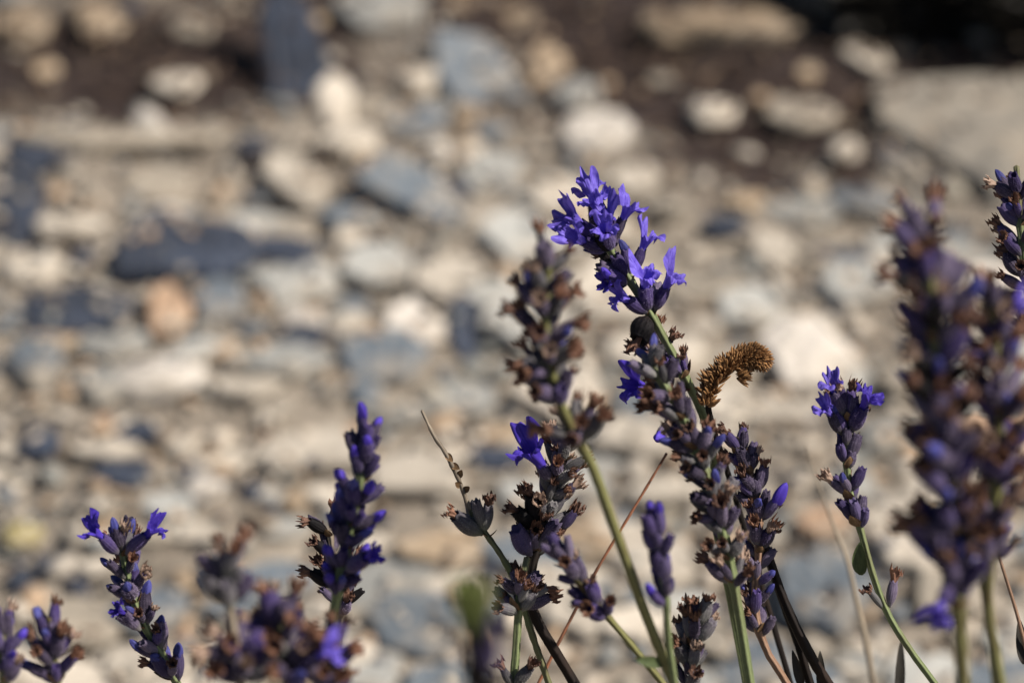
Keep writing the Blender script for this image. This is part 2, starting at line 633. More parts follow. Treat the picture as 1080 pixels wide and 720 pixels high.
class Stalk:
    """one flowering stalk: an Empty at its foot that parents stem, calyxes (> corolla, bud), bracts and leaves"""

    def __init__(self, label, pts, foot, stem='green', r=(0.7, 0.85), group='lavender flower stalks', name='lavender_stalk',
                 cat='lavender stalk', square=True, wob=0.04, size=1.0, cal=(('purple', 1.0),), tips=None, seed=0, bract=True):
        self.rd = random.Random(seed)
        self.cal, self.size, self.bract = cal, size, bract
        self.tips = tips or dict(wither=.6, bud=.08, none=.32, darkw=.0, open=0)
        p3 = [P(*p) for p in pts]
        ground = Vector((foot[0], foot[1], 0.0))
        last, prev = p3[-1], p3[-2]
        t = (last - prev).normalized()
        knee = last + t * 0.045
        mid = knee.lerp(ground, 0.5) + Vector((0, 0, 0.02))
        full = p3 + [knee, mid, ground - Vector((0, 0, 0.004))]
        self.path = catmull(full)
        self.uv = [to_uv(p)[:2] for p in self.path]
        self.root = bpy.data.objects.new(name, None)
        self.root.empty_display_size = 0.01
        C.objects.link(self.root)
        self.root.location = ground
        self.o = ground
        tag(self.root, label, cat, group)
        self.nodes = []
        self.dry = None
        self.stem_args = (r, stem, square, wob)
        self.r = r

    def near(self, u, v):
        i = min(range(len(self.path)), key=lambda k: (self.uv[k][0] - u) ** 2 + (self.uv[k][1] - v) ** 2)
        a, b = self.path[max(0, i - 1)], self.path[min(len(self.path) - 1, i + 1)]
        return self.path[i], (a - b).normalized()          # axis points up the stalk

    def pick_cal(self):
        x = self.rd.random() * sum(w for _, w in self.cal)
        for k, w in self.cal:
            x -= w
            if x <= 0:
                return k
        return self.cal[0][0]

    def calyx(self, base, axis, length=1.0, kind=None, tip=None, fat=1.0, roll=None, hint=None, tipscale=1.0):
        rd = self.rd
        kind = kind or self.pick_cal()
        s = rd.randrange(6)
        M = frame_from(axis, hint or Vector((rd.uniform(-1, 1), rd.uniform(-1, 1), rd.uniform(-1, 1)))).to_4x4()
        sc = self.size * length
        M = Matrix.Translation(base - self.o) @ M @ Matrix.Diagonal((sc * fat, sc * fat, sc, 1))
        o = link('calyx', CALYX[(kind, s)], self.root, M)
        if tip is None:
            x = rd.random() * sum(self.tips.values())
            for k, w in self.tips.items():
                x -= w
                if x <= 0:
                    tip = k
                    break
        ox, oy = CAL_OFF[s]
        T = Matrix.Translation((ox, oy, CAL_L * 0.95))
        # corollas open facing outward: their upper lip points up the sky
        zax = Vector(axis).normalized()
        upl = (M.to_3x3().inverted() @ (Vector((0, 0, 1)) + 0.35 * UPV)) if hint is None else (M.to_3x3().inverted() @ Vector(hint))
        ang = math.atan2(-upl.x, upl.y) + (roll if roll is not None else rd.uniform(-.5, .5))
        R = Matrix.Rotation(ang, 4, 'Z')
        S = Matrix.Diagonal((tipscale / fat, tipscale / fat, tipscale, 1))
        tilt = Matrix.Rotation(rd.uniform(-.35, .35), 4, 'X') @ Matrix.Rotation(rd.uniform(-.35, .35), 4, 'Y')
        if tip == 'open':
            link('corolla', COROLLA[rd.randrange(9)][0], o, T @ R @ S)
        elif tip == 'deep':
            link('corolla', COROLLA[rd.randrange(9)][1], o, T @ R @ S)
        elif tip == 'wither':
            link('withered_corolla', WITHER[rd.randrange(9)][rd.choice((0, 0, 1, 2))], o, T @ R @ tilt @ S)
        elif tip == 'darkw':
            link('withered_corolla', WITHER[rd.randrange(9)][1], o, T @ R @ tilt @ S)
        elif tip == 'bud':
            link('bud', BUD[rd.randrange(3)][0], o, T @ tilt @ S)
        elif tip == 'deepbud':
            link('bud', BUD[rd.randrange(3)][1], o, T @ tilt @ S)
        return o

    def whorl(self, u, v, n, spread=(18, 52), length=(0.85, 1.1), jit=1.2, kinds=None, bract=2, up=1.0):
        rd = self.rd
        n = max(3, round(n * .9))
        p, ax = self.near(u, v)
        self.nodes.append(p)
        F = frame_from(ax, Vector((0.2, -1, 0.1)))
        a0 = rd.uniform(0, 6.28)
        for k in range(n):
            az = a0 + 2 * math.pi * (k + rd.uniform(-.28, .28)) / n
            el = math.radians(rd.uniform(*spread))
            rad = F.col[0] * math.cos(az) + F.col[1] * math.sin(az)
            d = ax * math.cos(el) * up + rad * math.sin(el)
            base = p + rad * self.r[0] * MM * 0.75 + ax * rd.uniform(-jit, jit) * MM
            self.calyx(base, d, rd.uniform(*length) * rd.choice((.78, .95, 1.0, 1.05)), fat=rd.choice((rd.uniform(.6, .8), rd.uniform(.75, 1.0), rd.uniform(.85, 1.05))))
        if self.bract:
            for k in range(bract):
                az = rd.uniform(0, 6.28)
                rad = F.col[0] * math.cos(az) + F.col[1] * math.sin(az)
                d = ax * 0.6 + rad
                self.leaf(p + rad * self.r[0] * MM * 0.7 - ax * 0.8 * MM, d, BRACT[rd.randrange(3)], 'bract', -rad, rd.uniform(.55, .9))

    def leaf(self, base, axis, me, name='leaf', hint=None, s=1.0):
        M = Matrix.Translation(base - self.o) @ frame_from(axis, hint or Vector((0, -1, .2))).to_4x4() @ Matrix.Scale(s, 4)
        return link(name, me, self.root, M)

    def place(self, b, t, kind=None, tip='none', fat=1.0, up=None, roll=0.0, tipscale=1.0):
        """calyx from photo position b to t (u, v, depth)"""
        B, T = P(*b), P(*t)
        L = (T - B).length / CAL_L / self.size
        return self.calyx(B, T - B, L, kind, tip, fat, roll, up, tipscale / max(L, .3))

    def done(self):
        r, stem, square, wob = self.stem_args
        if self.dry:
            k = min(range(len(self.path)), key=lambda i: abs(self.uv[i][1] - self.dry))
            link('dry_tip', tube(self.path[:k + 1], r[0] * MM, r[0] * 1.5 * MM, STEM['straw'], 'dry_tip', False, self.nodes, .2, origin=self.o), self.root)
            self.path = self.path[k:]
            r = (r[0] * 1.5, r[1])
        link('stem', tube(self.path, r[0] * MM, r[1] * MM, STEM[stem], 'stem', square, self.nodes, wob, origin=self.o), self.root)
        return self.root


D = FOCUS
FA, FB = (0.085, 0.43), (-0.09, 0.43)
_fj = random.Random(3)


def foot(f, dx=0.0, dy=0.0):
    return (f[0] + dx + _fj.uniform(-.02, .02), f[1] + dy + _fj.uniform(-.02, .02))


# toward / away helpers
TO = -FW          # towards the viewer's side of the plant
OPEN_UP = Vector((0.1, -0.2, 1.0))

# ---- the tall leaning stalk with open violet flowers
s = Stalk('tall leaning lavender stalk topped by three tiers of open violet flowers',
          [(632, 236, D - .004), (643, 262, D - .003), (664, 295, D - .001), (687, 333, D), (716, 386, D + .003), (746, 450, D + .008),
           (758, 530, D + .013), (771, 600, D + .015), (781, 660, D + .017), (791, 724, D + .02)],
          foot(FA, .02), 'green', (0.62, 0.85), cal=(('violet', .8), ('purple', .2)), seed=11)
z = D - .003
UPL = Vector((-.35, -.5, 1))
s.place((640, 262, z), (612, 236, z - .003), 'violet', 'open', .95, UPV * 1 + RT * -.5 + TO * .3, 0, 1.15)
s.place((638, 264, z), (614, 254, z - .004), 'violet', 'open', .95, -RT * .9 + UPV * .4 + TO * .5, .3, 1.12)
s.place((641, 258, z), (624, 214, z + .003), 'violet', 'open', .95, UPV - RT * .4 + TO * .35, .1, 1.22)
s.place((643, 258, z), (634, 226, z - .001), 'violet', 'open', .95, UPV + TO * .6, -.1, 1.05)
s.place((643, 260, z), (640, 234, z - .004), 'violet', 'open', 1.0, UPV * .8 + RT * .3 + TO * .4, -.2, 1.0)
s.place((645, 262, z - .001), (640, 246, z - .006), 'violet', 'open', 1.0, UPV + RT * .2, .3, 1.0)
s.place((644, 257, z), (656, 230, z - .001), 'purple', 'open', .95, RT * -.7 + UPV + TO * .4, -.6, .98)
s.place((640, 264, z), (618, 262, z - .002), 'violet', 'none', .9)
s.place((642, 264, z), (630, 248, z - .005), 'dark', 'none', 1.0)
s.place((646, 262, z), (648, 238, z + .003), 'violet', 'deepbud', .9)
z = D - .001
s.place((662, 292, z), (646, 270, z - .003), 'violet', 'none', .95)
s.place((664, 290, z), (659, 262, z - .002), 'violet', 'bud', .95)
s.place((668, 288, z), (677, 262, z - .001), 'violet', 'open', .95, -RT * .7 + UPV * 1 + TO * .3, -.5, 1.02)
s.place((660, 297, z), (632, 278, z - .002), 'purple', 'none', .85)
s.place((661, 299, z), (640, 288, z - .004), 'violet', 'deepbud', .95)
s.place((660, 301, z), (644, 298, z - .003), 'violet', 'deep', .9, UPV * 1, .2, .62)
s.place((665, 296, z), (652, 278, z + .004), 'dark', 'none', .9)
s.place((660, 290, z), (634, 268, z + .003), 'dark', 'darkw', .7)
z = D
s.place((684, 330, z), (660, 316, z - .003), 'violet', 'open', .95, UPV * 1 - TO * .2, .1, .86)
s.place((683, 328, z), (680, 302, z - .004), 'violet', 'open', 1.0, UPV * .9 - RT * .2 + TO * .75, .1, 1.15)
s.place((690, 328, z), (702, 303, z - .002), 'violet', 'open', .95, UPV * 1 - RT * .35 + TO * .3, -.3, 1.15)
s.place((688, 326, z), (694, 300, z + .004), 'purple', 'none', .9)
s.place((684, 334, z), (672, 356, z - .002), 'dark', 'darkw', 1.7)
s.place((686, 336, z), (684, 354, z - .001), 'dark', 'none', 1.3)
for (u, v) in ((643, 263), (664, 296), (687, 333)):
    p, ax = s.near(u, v)
    s.nodes.append(p)
    for a in (RT, -RT, TO):
        s.leaf(p - ax * .6 * MM, ax * .8 + a, BRACT[0], 'bract', -a, .6)
s.whorl(720, 395, 6, (15, 40), bract=2)
s.done()

# ---- lavender with withered tips in front of it
s = Stalk('thick green lavender stalk whose withered purple spike overlaps the tall flowering one',
          [(688, 388, D - .03), (712, 425, D - .029), (737, 478, D - .028), (756, 538, D - .027), (773, 610, D - .024), (792, 724, D - .02)],
          foot(FA, -.01), 'green', (0.6, 0.8), cal=(('purple', .65), ('grey', .35)), seed=21,
          tips=dict(wither=.5, bud=.08, none=.32, darkw=.1))
for (u, v, n) in ((692, 397, 6), (703, 418, 7), (716, 440, 8), (730, 470, 9), (744, 500, 10), (750, 520, 9), (757, 543, 10), (763, 564, 9), (768, 586, 8), (772, 608, 6)):
    s.whorl(u, v, n, (20, 58), (.8, 1.15), 2.4)
s.done()

# ---- spike behind it, leaning over from the foot
s = Stalk('purple lavender spike just behind the thick green stalk with one curled tip pointing out',
          [(776, 462, D + .004), (791, 500, D + .003), (800, 540, D + .003), (800, 590, D + .004), (796, 640, D + .005), (808, 684, D + .006), (832, 724, D + .008)],
          foot(FA, 0), 'brown', (0.55, 0.7), cal=(('purple', .8), ('violet', .2)), seed=31, tips=dict(wither=.45, bud=.12, none=.35, darkw=.08))
for (u, v, n) in ((786, 474, 6), (794, 496, 8), (802, 520, 9), (805, 548, 9), (803, 578, 9), (799, 610, 8), (797, 640, 7), (800, 662, 5)):
    s.whorl(u, v, n, (18, 48), (.75, 1.05), 1.6)
s.place((806, 545, D), (822, 524, D - .002), 'violet', 'deepbud', .9, None, 0, 1.5)
s.done()

# ---- spike with the blue flower behind the thick stalk
s = Stalk('faded lavender spike with one deep blue flower beneath the calyx coloured black as in shade',
          [(684, 346, D + .007), (689, 372, D + .006), (702, 412, D + .006), (722, 456, D + .007), (744, 505, D + .009), (760, 580, D + .012), (774, 650, D + .016), (788, 724, D + .018)],
          foot(FA, .01), 'green', (0.5, 0.75), cal=(('purple', .75), ('grey', .1), ('dark', .15)), seed=41, tips=dict(wither=.5, bud=.05, none=.3, darkw=.2))
for (u, v, n) in ((688, 374, 5), (693, 392, 6), (700, 412, 8), (710, 435, 8), (722, 460, 8), (736, 490, 7)):
    s.whorl(u, v, n, (22, 55), (.72, 1.0), 1.6)
s.place((690, 380, D + .004), (672, 368, D + .003), 'purple', 'wither', .9)
s.place((696, 414, D + .004), (679, 408, D), 'purple', 'deep', .9, UPV * .9 + TO * .8, .2, 1.12)
s.place((706, 447, D + .004), (694, 462, D), 'purple', 'deepbud', .9, UPV, .2, 1.2)
s.place((694, 372, D + .004), (708, 358, D + .002), 'violet', 'darkw', .9)
s.done()


# ---- brown dried flower head arching out
def husk_cluster(n, length, width, cap, seed, core):
    """a knot of narrow pointed dry scales"""
    rd = random.Random(seed)
    V, Fc = [], []
    for k in range(n):
        z = 1 - (k + .5) / n * cap
        az = k * 2.399963 + rd.uniform(-.2, .2)
        rr = math.sqrt(max(0, 1 - z * z))
        q = Vector((rr * math.cos(az), rr * math.sin(az), z))
        d = (q + Vector((rd.uniform(-.25, .25), rd.uniform(-.25, .25), .75))).normalized()
        b = Vector((q.x * core, q.y * core, q.z * core * 1.1)) * MM
        if rd.random() < .08:
            continue
        L = length * rd.choice((rd.uniform(.5, .8), rd.uniform(.85, 1.15), rd.uniform(.9, 1.35)))
        M = frame_from(d, Vector((rd.uniform(-1, 1), rd.uniform(-1, 1), .3)))
        prof = [(0, .6), (.3, 1), (.6, .95), (.85, .55), (1, .12)]
        st = len(V)
        for (t, w) in prof:
            for j in range(6):
                a = math.pi * 2 * j / 6
                V.append(b + M.col[2] * t * L * MM + M.col[0] * math.cos(a) * w * width * MM + M.col[1] * math.sin(a) * w * width * .55 * MM
                         + d.cross(Vector((0, 0, 1))) * 0.25 * t * t * MM)
        Fc += [tuple(i + st for i in q) for q in grid_faces(5, 6)]
        Fc.append(tuple(st + 24 + j for j in range(6)))
    return mesh('husk_cluster', V, Fc, HUSKM)


s = Stalk('brown dried flower head arching out like a catkin above a white stone',
          [(808, 377, D - .001), (792, 375, D), (775, 382, D + .001), (760, 396, D + .002), (747, 420, D + .003), (752, 450, D + .006), (768, 500, D + .012), (798, 600, D + .02), (835, 724, D + .026)],
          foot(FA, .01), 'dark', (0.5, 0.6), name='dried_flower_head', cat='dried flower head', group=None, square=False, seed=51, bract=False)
for (u, v, n, L, w, cap, core, tu, tv) in (
        (801, 378, 210, 1.1, .20, 1.5, 1.75, 812, 386), (793, 375, 170, 1.2, .21, 1.4, 1.8, 805, 374), (784, 377, 130, 1.4, .24, 1.4, 1.6, 798, 371),
        (775, 382, 90, 1.8, .28, 1.3, 1.3, 785, 371), (767, 387, 70, 2.1, .32, 1.3, 1.1, 770, 374), (777, 396, 50, 2.3, .34, 1.0, .8, 798, 392),
        (760, 394, 60, 2.2, .34, 1.3, 1.1, 760, 378), (753, 404, 60, 2.3, .36, 1.3, 1.1, 752, 388), (748, 415, 50, 2.4, .36, 1.2, 1.0, 748, 398), (744, 427, 40, 2.4, .36, 1.1, .8, 750, 408)):
    p = P(u, v, D - .001)
    t = P(tu, tv, D - .002)
    M = Matrix.Translation(p - s.o) @ frame_from(t - p, TO).to_4x4()
    link('husk_cluster', husk_cluster(n, L, w, cap, u, core), s.root, M)
s.done()

# ---- blurred spike standing nearer, left of the tall one
s = Stalk('dark purple lavender spike with thick bare olive stem, out of focus',
          [(580, 258, D - .082), (577, 300, D - .080), (575, 345, D - .078), (581, 392, D - .074), (600, 446, D - .07), (624, 490, D - .066), (650, 562, D - .060), (680, 645, D - .052), (712, 724, D - .044)],
          foot(FA, -.03), 'olive', (0.52, 0.82), cal=(('purple', .55), ('violet', .2), ('grey', .25)), seed=61, size=1.08, tips=dict(wither=.72, bud=.05, none=.23))
for (u, v, n, a) in ((579, 286, 5, 36), (577, 306, 6, 46), (575, 332, 8, 54), (577, 358, 9, 58), (582, 388, 10, 60), (592, 420, 9, 56), (608, 462, 10, 60)):
    s.whorl(u, v, n, (a - 18, a), (.85, 1.1), 1.2)
p, ax = s.near(705, 700)
s.leaf(p, P(676, 696, D - .05) - p, leafshape(7 * MM, 2 * MM, LEAFM, 'leaf', .1), 'leaf', TO)
s.done()

# ---- grey withered spike with a blue flower
s = Stalk('withered grey lavender spike with a single dark blue flower and calyxes coloured black as in shade',
          [(600, 462, D - .002), (592, 490, D - .001), (580, 524, D), (570, 560, D), (560, 605, D), (564, 648, D + .002), (608, 724, D + .006)],
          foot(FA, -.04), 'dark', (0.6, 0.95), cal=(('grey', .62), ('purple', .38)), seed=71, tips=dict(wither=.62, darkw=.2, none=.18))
for (u, v, n) in ((595, 482, 7), (588, 504, 9), (580, 528, 9), (573, 553, 9), (566, 580, 9)):
    s.whorl(u, v, n, (22, 55), (.85, 1.1), 1.5)
s.place((582, 508, D - .002), (568, 488, D - .004), 'purple', 'deep', .9, -RT * .5 + UPV, -.3, 1.45)
for (b, t) in (((568, 560), (546, 535)), ((568, 558), (560, 520)), ((570, 545), (556, 522)), ((560, 575), (572, 548))):
    s.place((*b, D - .002), (*t, D - .004), 'dark', 'darkw', 1.0)
s.place((560, 585, D - .002), (540, 560, D - .005), 'violet', 'none', 1.1)
s.place((566, 575, D - .002), (585, 548, D - .004), 'purple', 'none', 1.0)
s.place((590, 560, D), (606, 540, D), 'violet', 'darkw', .9)
s.done()

s = Stalk('pale green lavender stem with a drooping grey whorl at the fork',
          [(556, 588, D - .004), (551, 612, D - .005), (547, 645, D - .005), (544, 690, D - .004), (541, 724, D - .003)],
          foot(FA, -.08), 'green', (0.6, 0.75), cal=(('grey', .45), ('purple', .55)), seed=72, tips=dict(wither=.6, darkw=.15, none=.25))
s.whorl(550, 620, 8, (35, 70), (.85, 1.1), 1.5)
s.whorl(548, 640, 9, (30, 75), (.85, 1.1), 1.2)
s.place((543, 724, D - .004), (557, 702, D - .006), 'grey', 'darkw', 1.0)
s.place((540, 724, D - .004), (531, 705, D - .005), 'grey', 'darkw', .9)
s.done()

# ---- thin forked sprig with bare tip
s = Stalk('thin pale sprig with bare dry tip and three grey calyxes',
          [(445, 433, D - .002), (457, 458, D - .002), (470, 478, D - .002), (484, 506, D - .001), (497, 540, D), (512, 562, D), (530, 588, D), (546, 620, D + .002), (560, 665, D + .004), (580, 724, D + .006)],
          foot(FA, -.06), 'green', (0.3, 0.62), cal=(('grey', 1),), seed=73, wob=.12, tips=dict(darkw=.6, wither=.4))
s.dry = 538
s.place((509, 563, D), (478, 547, D - .002), 'grey', 'wither', 1.0)
s.place((511, 561, D), (515, 532, D - .001), 'grey', 'darkw', 1.0)
s.place((506, 560, D), (496, 530, D + .002), 'grey', 'none', 1.0)
s.place((510, 560, D), (500, 528, D - .003), 'grey', 'none', .7)
for (u, v, du, dv) in ((487, 512, -10, -6), (490, 517, 11, -9), (476, 490, 8, 4), (470, 478, 9, 10), (482, 503, 8, -14)):
    p, ax = s.near(u, v)
    s.leaf(p, P(u + du, v + dv, D - .002) - p, BRACT[1], 'bract', TO, .5)
p, ax = s.near(512, 562)
for a in (RT, -RT):
    s.leaf(p - ax * MM, ax * .4 + a, BRACT[2], 'bract', -a, .6)
s.done()

# ---- small leaning purple spike
s = Stalk('small leaning purple spike on a thin stem crossing the rust twig',
          [(590, 580, D - .04), (605, 605, D - .039), (622, 628, D - .038), (645, 655, D - .035), (670, 685, D - .032), (702, 724, D - .028)],
          foot(FA, -.03), 'olive', (0.45, 0.6), cal=(('violet', .5), ('purple', .5)), seed=81, tips=dict(wither=.5, none=.5))
for (u, v, n) in ((597, 596, 4), (612, 614, 5), (628, 634, 6), (638, 646, 4)):
    s.whorl(u, v, n, (12, 42), (.9, 1.1), 1.2, bract=1)
s.done()

s = Stalk('slim violet lavender bud spike on a thin stem, standing by the olive stem',
          [(690, 548, D - .06), (696, 585, D - .058), (702, 630, D - .055), (705, 675, D - .05), (712, 724, D - .046)],
          foot(FA, -.02), 'green', (0.4, 0.6), cal=(('violet', .9), ('purple', .1)), seed=91, size=.9, tips=dict(none=.6, deepbud=.3, wither=.1))
for (u, v, n, a) in ((692, 566, 3, 16), (694, 585, 4, 26), (699, 612, 5, 30), (703, 634, 5, 32)):
    s.whorl(u, v, n, (6, a), (.9, 1.1), 1.2, bract=0)
s.done()

s = Stalk('short mauve lavender spike with rusty tips at the base of the violet bud',
          [(737, 644, D - .015), (733, 670, D - .014), (729, 700, D - .013), (726, 740, D - .012)],
          foot(FA, -.02), 'green', (0.45, 0.6), cal=(('purple', .5), ('grey', .5)), seed=101, tips=dict(wither=.75, none=.2, darkw=.05))
for (u, v, n) in ((736, 660, 4), (733, 678, 6), (730, 704, 7), (728, 726, 6)):
    s.whorl(u, v, n, (12, 50), (.9, 1.1), 1.2)
s.done()

# ---- rust coloured twig
s = Stalk('thin rusty bare twig slanting behind the thick olive stem',
          [(703, 478, D + .01), (672, 530, D + .011), (631, 598, D + .012), (598, 660, D + .013), (566, 724, D + .014)],
          foot(FA, -.12), 'rust', (0.25, 0.34), name='dry_twig', cat='twig', group=None, square=False, wob=.15, seed=111)
s.done()

# ---- small flowering spike right of centre
s = Stalk('small neat lavender spike with three violet flowers at its tip and an oval leaf',
          [(893, 418, D - .006), (895, 450, D - .006), (893, 485, D - .006), (897, 520, D - .006), (908, 560, D - .005), (922, 610, D - .004), (938, 650, D - .003), (962, 688, D - .002), (990, 726, D)],
          foot(FA, .05), 'green', (0.5, 0.62), cal=(('violet', .6), ('purple', .4)), seed=121, size=1.0, tips=dict(none=.55, bud=.2, wither=.25))
for (u, v, n) in ((893, 440, 5), (893, 462, 6), (892, 490, 7), (896, 522, 7), (906, 552, 7)):
    s.whorl(u, v, n, (14, 42), (.85, 1.05), 1.4, bract=2)
z = D - .006
s.place((890, 440, z), (882, 412, z - .002), 'purple', 'open', .95, -RT * .3 + UPV + TO * .3, 0, .74)
s.place((888, 458, z), (874, 438, z - .002), 'purple', 'open', .9, -RT * .3 + UPV, 0, .74)
s.place((898, 455, z), (909, 430, z - .003), 'violet', 'deep', 1.0, UPV + TO * .7, .2, .95)
s.place((895, 440, z), (899, 412, z - .001), 'violet', 'darkw', 1.1)
p, ax = s.near(920, 604)
s.leaf(P(908, 606, D - .006), P(906, 568, D - .008) - P(908, 606, D - .006), leafshape(6.6 * MM, 3.0 * MM, LEAFM, 'leaf', .06), 'leaf', TO + RT * -.6)
p, ax = s.near(936, 646)
s.place((934, 644, D - .003), (918, 622, D - .004), 'grey', 'wither', .6)
s.place((938, 640, D - .003), (943, 612, D - .004), 'purple', 'wither', .8)
s.done()

# ---- the big blurred pair, nearest
s = Stalk('large dark lavender spike standing nearest, blurred, with a torn violet petal at its base',
          [(974, 226, D - .125), (980, 290, D - .124), (985, 350, D - .122), (992, 440, D - .12), (1002, 540, D - .116), (1010, 630, D - .112), (1016, 726, D - .106)],
          foot(FA, .0, -.04), 'olive', (0.7, 1.0), cal=(('purple', .4), ('violet', .4), ('dark', .2)), seed=131, size=1.28, tips=dict(wither=.28, darkw=.3, bud=.12, none=.3))
for (u, v, n, a) in ((976, 264, 5, 44), (979, 292, 7, 52), (982, 325, 9, 56), (985, 358, 9, 52), (989, 398, 11, 58), (992, 438, 12, 60), (996, 478, 12, 60), (1001, 518, 12, 60),
                     (1005, 558, 10, 54), (1008, 598, 11, 52), (1011, 634, 8, 40)):
    s.whorl(u, v, n, (a - 34, a), (.85, 1.15), 2.6)
s.place((1005, 616, D - .114), (990, 636, D - .117), 'violet', 'open', 1.0, UPV - RT, .2, .7)
s.done()
s = Stalk('rust tipped lavender spike crowding the large blurred one, blurred too',
          [(1046, 300, D - .105), (1048, 350, D - .104), (1054, 420, D - .102), (1052, 500, D - .10), (1046, 570, D - .098), (1042, 640, D - .094), (1056, 726, D - .09)],
          foot(FA, .03, -.03), 'olive', (0.6, 0.85), cal=(('purple', .6), ('violet', .4)), seed=141, size=1.08, tips=dict(wither=.75, none=.2, bud=.05))
for (u, v, n, a) in ((1046, 328, 5, 38), (1048, 358, 8, 48), (1051, 392, 9, 52), (1054, 430, 11, 57), (1053, 470, 11, 57), (1050, 510, 9, 54), (1047, 552, 10, 54), (1044, 586, 8, 46)):
    s.whorl(u, v, n, (a - 24, a), (.85, 1.12), 1.8)
s.place((1048, 350, D - .105), (1066, 330, D - .106), 'violet', 'open', 1.0, UPV, 0, .8)
s.done()

# ---- sharp spike cut by the edge
s = Stalk('sharp lavender spike with crumpled brown tips, half cut off by the photo edge',
          [(1072, 176, D), (1076, 240, D), (1084, 310, D), (1102, 420, D + .002), (1114, 560, D + .004), (1110, 724, D + .008)],
          foot(FA, .07), 'green', (0.55, 0.75), cal=(('violet', .6), ('purple', .4)), seed=151, tips=dict(wither=.35, darkw=.3, bud=.15, none=.2))
for (u, v, n) in ((1074, 206, 7), (1076, 234, 8), (1079, 264, 8), (1084, 298, 8), (1093, 352, 8)):
    s.whorl(u, v, n, (25, 58), (.9, 1.1), 1.6)
s.done()

# ---- left hand group
s = Stalk('lavender spike with two upright deep violet flowers like horns',
          [(126, 556, D - .012), (131, 590, D - .012), (139, 625, D - .011), (152, 658, D - .01), (170, 690, D - .008), (190, 726, D - .006)],
          foot(FB, .02), 'green', (0.5, 0.65), cal=(('purple', .65), ('violet', .35)), seed=161, tips=dict(wither=.4, bud=.32, none=.28))
for (u, v, n) in ((129, 582, 6), (134, 604, 7), (141, 632, 8), (152, 658, 8), (168, 688, 7), (182, 712, 7)):
    s.whorl(u, v, n, (16, 52), (.85, 1.1), 1.6)
z = D - .013
s.place((126, 584, z), (106, 566, z - .002), 'violet', 'deep', .9, UPV - RT * .6, 0, .85)
s.place((133, 584, z), (152, 562, z - .002), 'violet', 'deep', .9, UPV + RT * .3, 0, .85)
s.place((129, 580, z), (122, 556, z - .002), 'purple', 'bud', .9)
s.place((130, 580, z), (136, 556, z - .001), 'grey', 'bud', .9)
s.place((148, 664, z), (130, 648, z - .003), 'purple', 'deep', 1.0, UPV + TO, 0, .6)
s.done()

s = Stalk('plump violet lavender spike tapering to a pointed bud, slightly blurred',
          [(388, 452, D - .045), (385, 480, D - .044), (377, 520, D - .043), (368, 565, D - .042), (358, 615, D - .04), (350, 660, D - .038), (342, 726, D - .034)],
          foot(FB, .06), 'green', (0.55, 0.8), cal=(('violet', .85), ('purple', .15)), seed=171, tips=dict(none=.4, deepbud=.45, bud=.15))
for (u, v, n, a) in ((388, 470, 4, 26), (386, 486, 6, 44), (382, 504, 7, 52), (377, 528, 8, 56), (371, 552, 8, 56), (367, 576, 9, 58), (363, 600, 9, 58), (359, 622, 8, 54)):
    s.whorl(u, v, n, (a * .4, a), (.9, 1.15), 1.2, bract=1)
s.place((366, 600, D - .044), (386, 588, D - .048), 'violet', 'deep', 1.0, UPV + TO, 0, .7)
s.done()

s = Stalk('small dark lavender spike with dry brown tips hidden behind the plump violet one',
          [(348, 560, D + .0), (351, 585, D + .0), (356, 615, D + .001), (360, 645, D + .001), (357, 680, D + .003), (352, 726, D + .005)],
          foot(FB, .08), 'straw', (0.5, 0.65), cal=(('dark', .6), ('purple', .4)), seed=181, tips=dict(darkw=.5, wither=.35, none=.15))
for (u, v, n) in ((348, 562, 4), (352, 592, 5), (357, 620, 7), (360, 642, 7)):
    s.whorl(u, v, n, (22, 58), (.85, 1.1), 1.4)
s.done()

s = Stalk('blurred mauve lavender spike on a pale stem with an empty gap between two tiers',
          [(240, 592, D - .10), (240, 612, D - .099), (243, 645, D - .097), (250, 690, D - .094), (254, 726, D - .09)],
          foot(FB, .0, -.03), 'straw', (0.55, 0.75), cal=(('purple', .5), ('violet', .3), ('grey', .2)), seed=191, size=1.12, tips=dict(wither=.6, none=.4))
s.whorl(240, 608, 9, (14, 44), (.85, 1.1), 1.5)
s.whorl(242, 634, 6, (14, 34), (.85, 1.1), 1.5)
s.whorl(248, 690, 8, (24, 62), (.85, 1.1), 1.5)
s.whorl(251, 712, 8, (24, 62), (.85, 1.1), 1.5)
s.done()
s = Stalk('broad blurred lavender head full of rusty tips beneath the plump violet spike',
          [(292, 640, D - .09), (297, 670, D - .089), (303, 700, D - .088), (308, 740, D - .086)],
          foot(FB, .04, -.03), 'olive', (0.55, 0.75), cal=(('purple', .45), ('violet', .3), ('grey', .25)), seed=201, size=1.2, tips=dict(wither=.6, bud=.1, none=.3))
for (u, v, n, a) in ((294, 660, 5, 40), (297, 676, 7, 55), (301, 694, 9, 66), (305, 716, 9, 66)):
    s.whorl(u, v, n, (a - 26, a), (.9, 1.15), 1.6)
s.place((312, 706, D - .092), (338, 690, D - .094), 'violet', 'open', 1.0, UPV, 0, .7)
s.done()
s = Stalk('short rusty lavender head tucked between the broad blurred head and the violet spike',
          [(344, 672, D - .085), (345, 695, D - .084), (346, 740, D - .082)],
          foot(FB, .06, -.02), 'olive', (0.5, 0.7), cal=(('purple', .6), ('violet', .4)), seed=205, size=1.15, tips=dict(wither=.6, bud=.1, none=.3))
for (u, v, n, a) in ((344, 690, 5, 40), (345, 708, 7, 55), (346, 728, 7, 60)):
    s.whorl(u, v, n, (a - 26, a), (.9, 1.1), 1.6)
s.done()

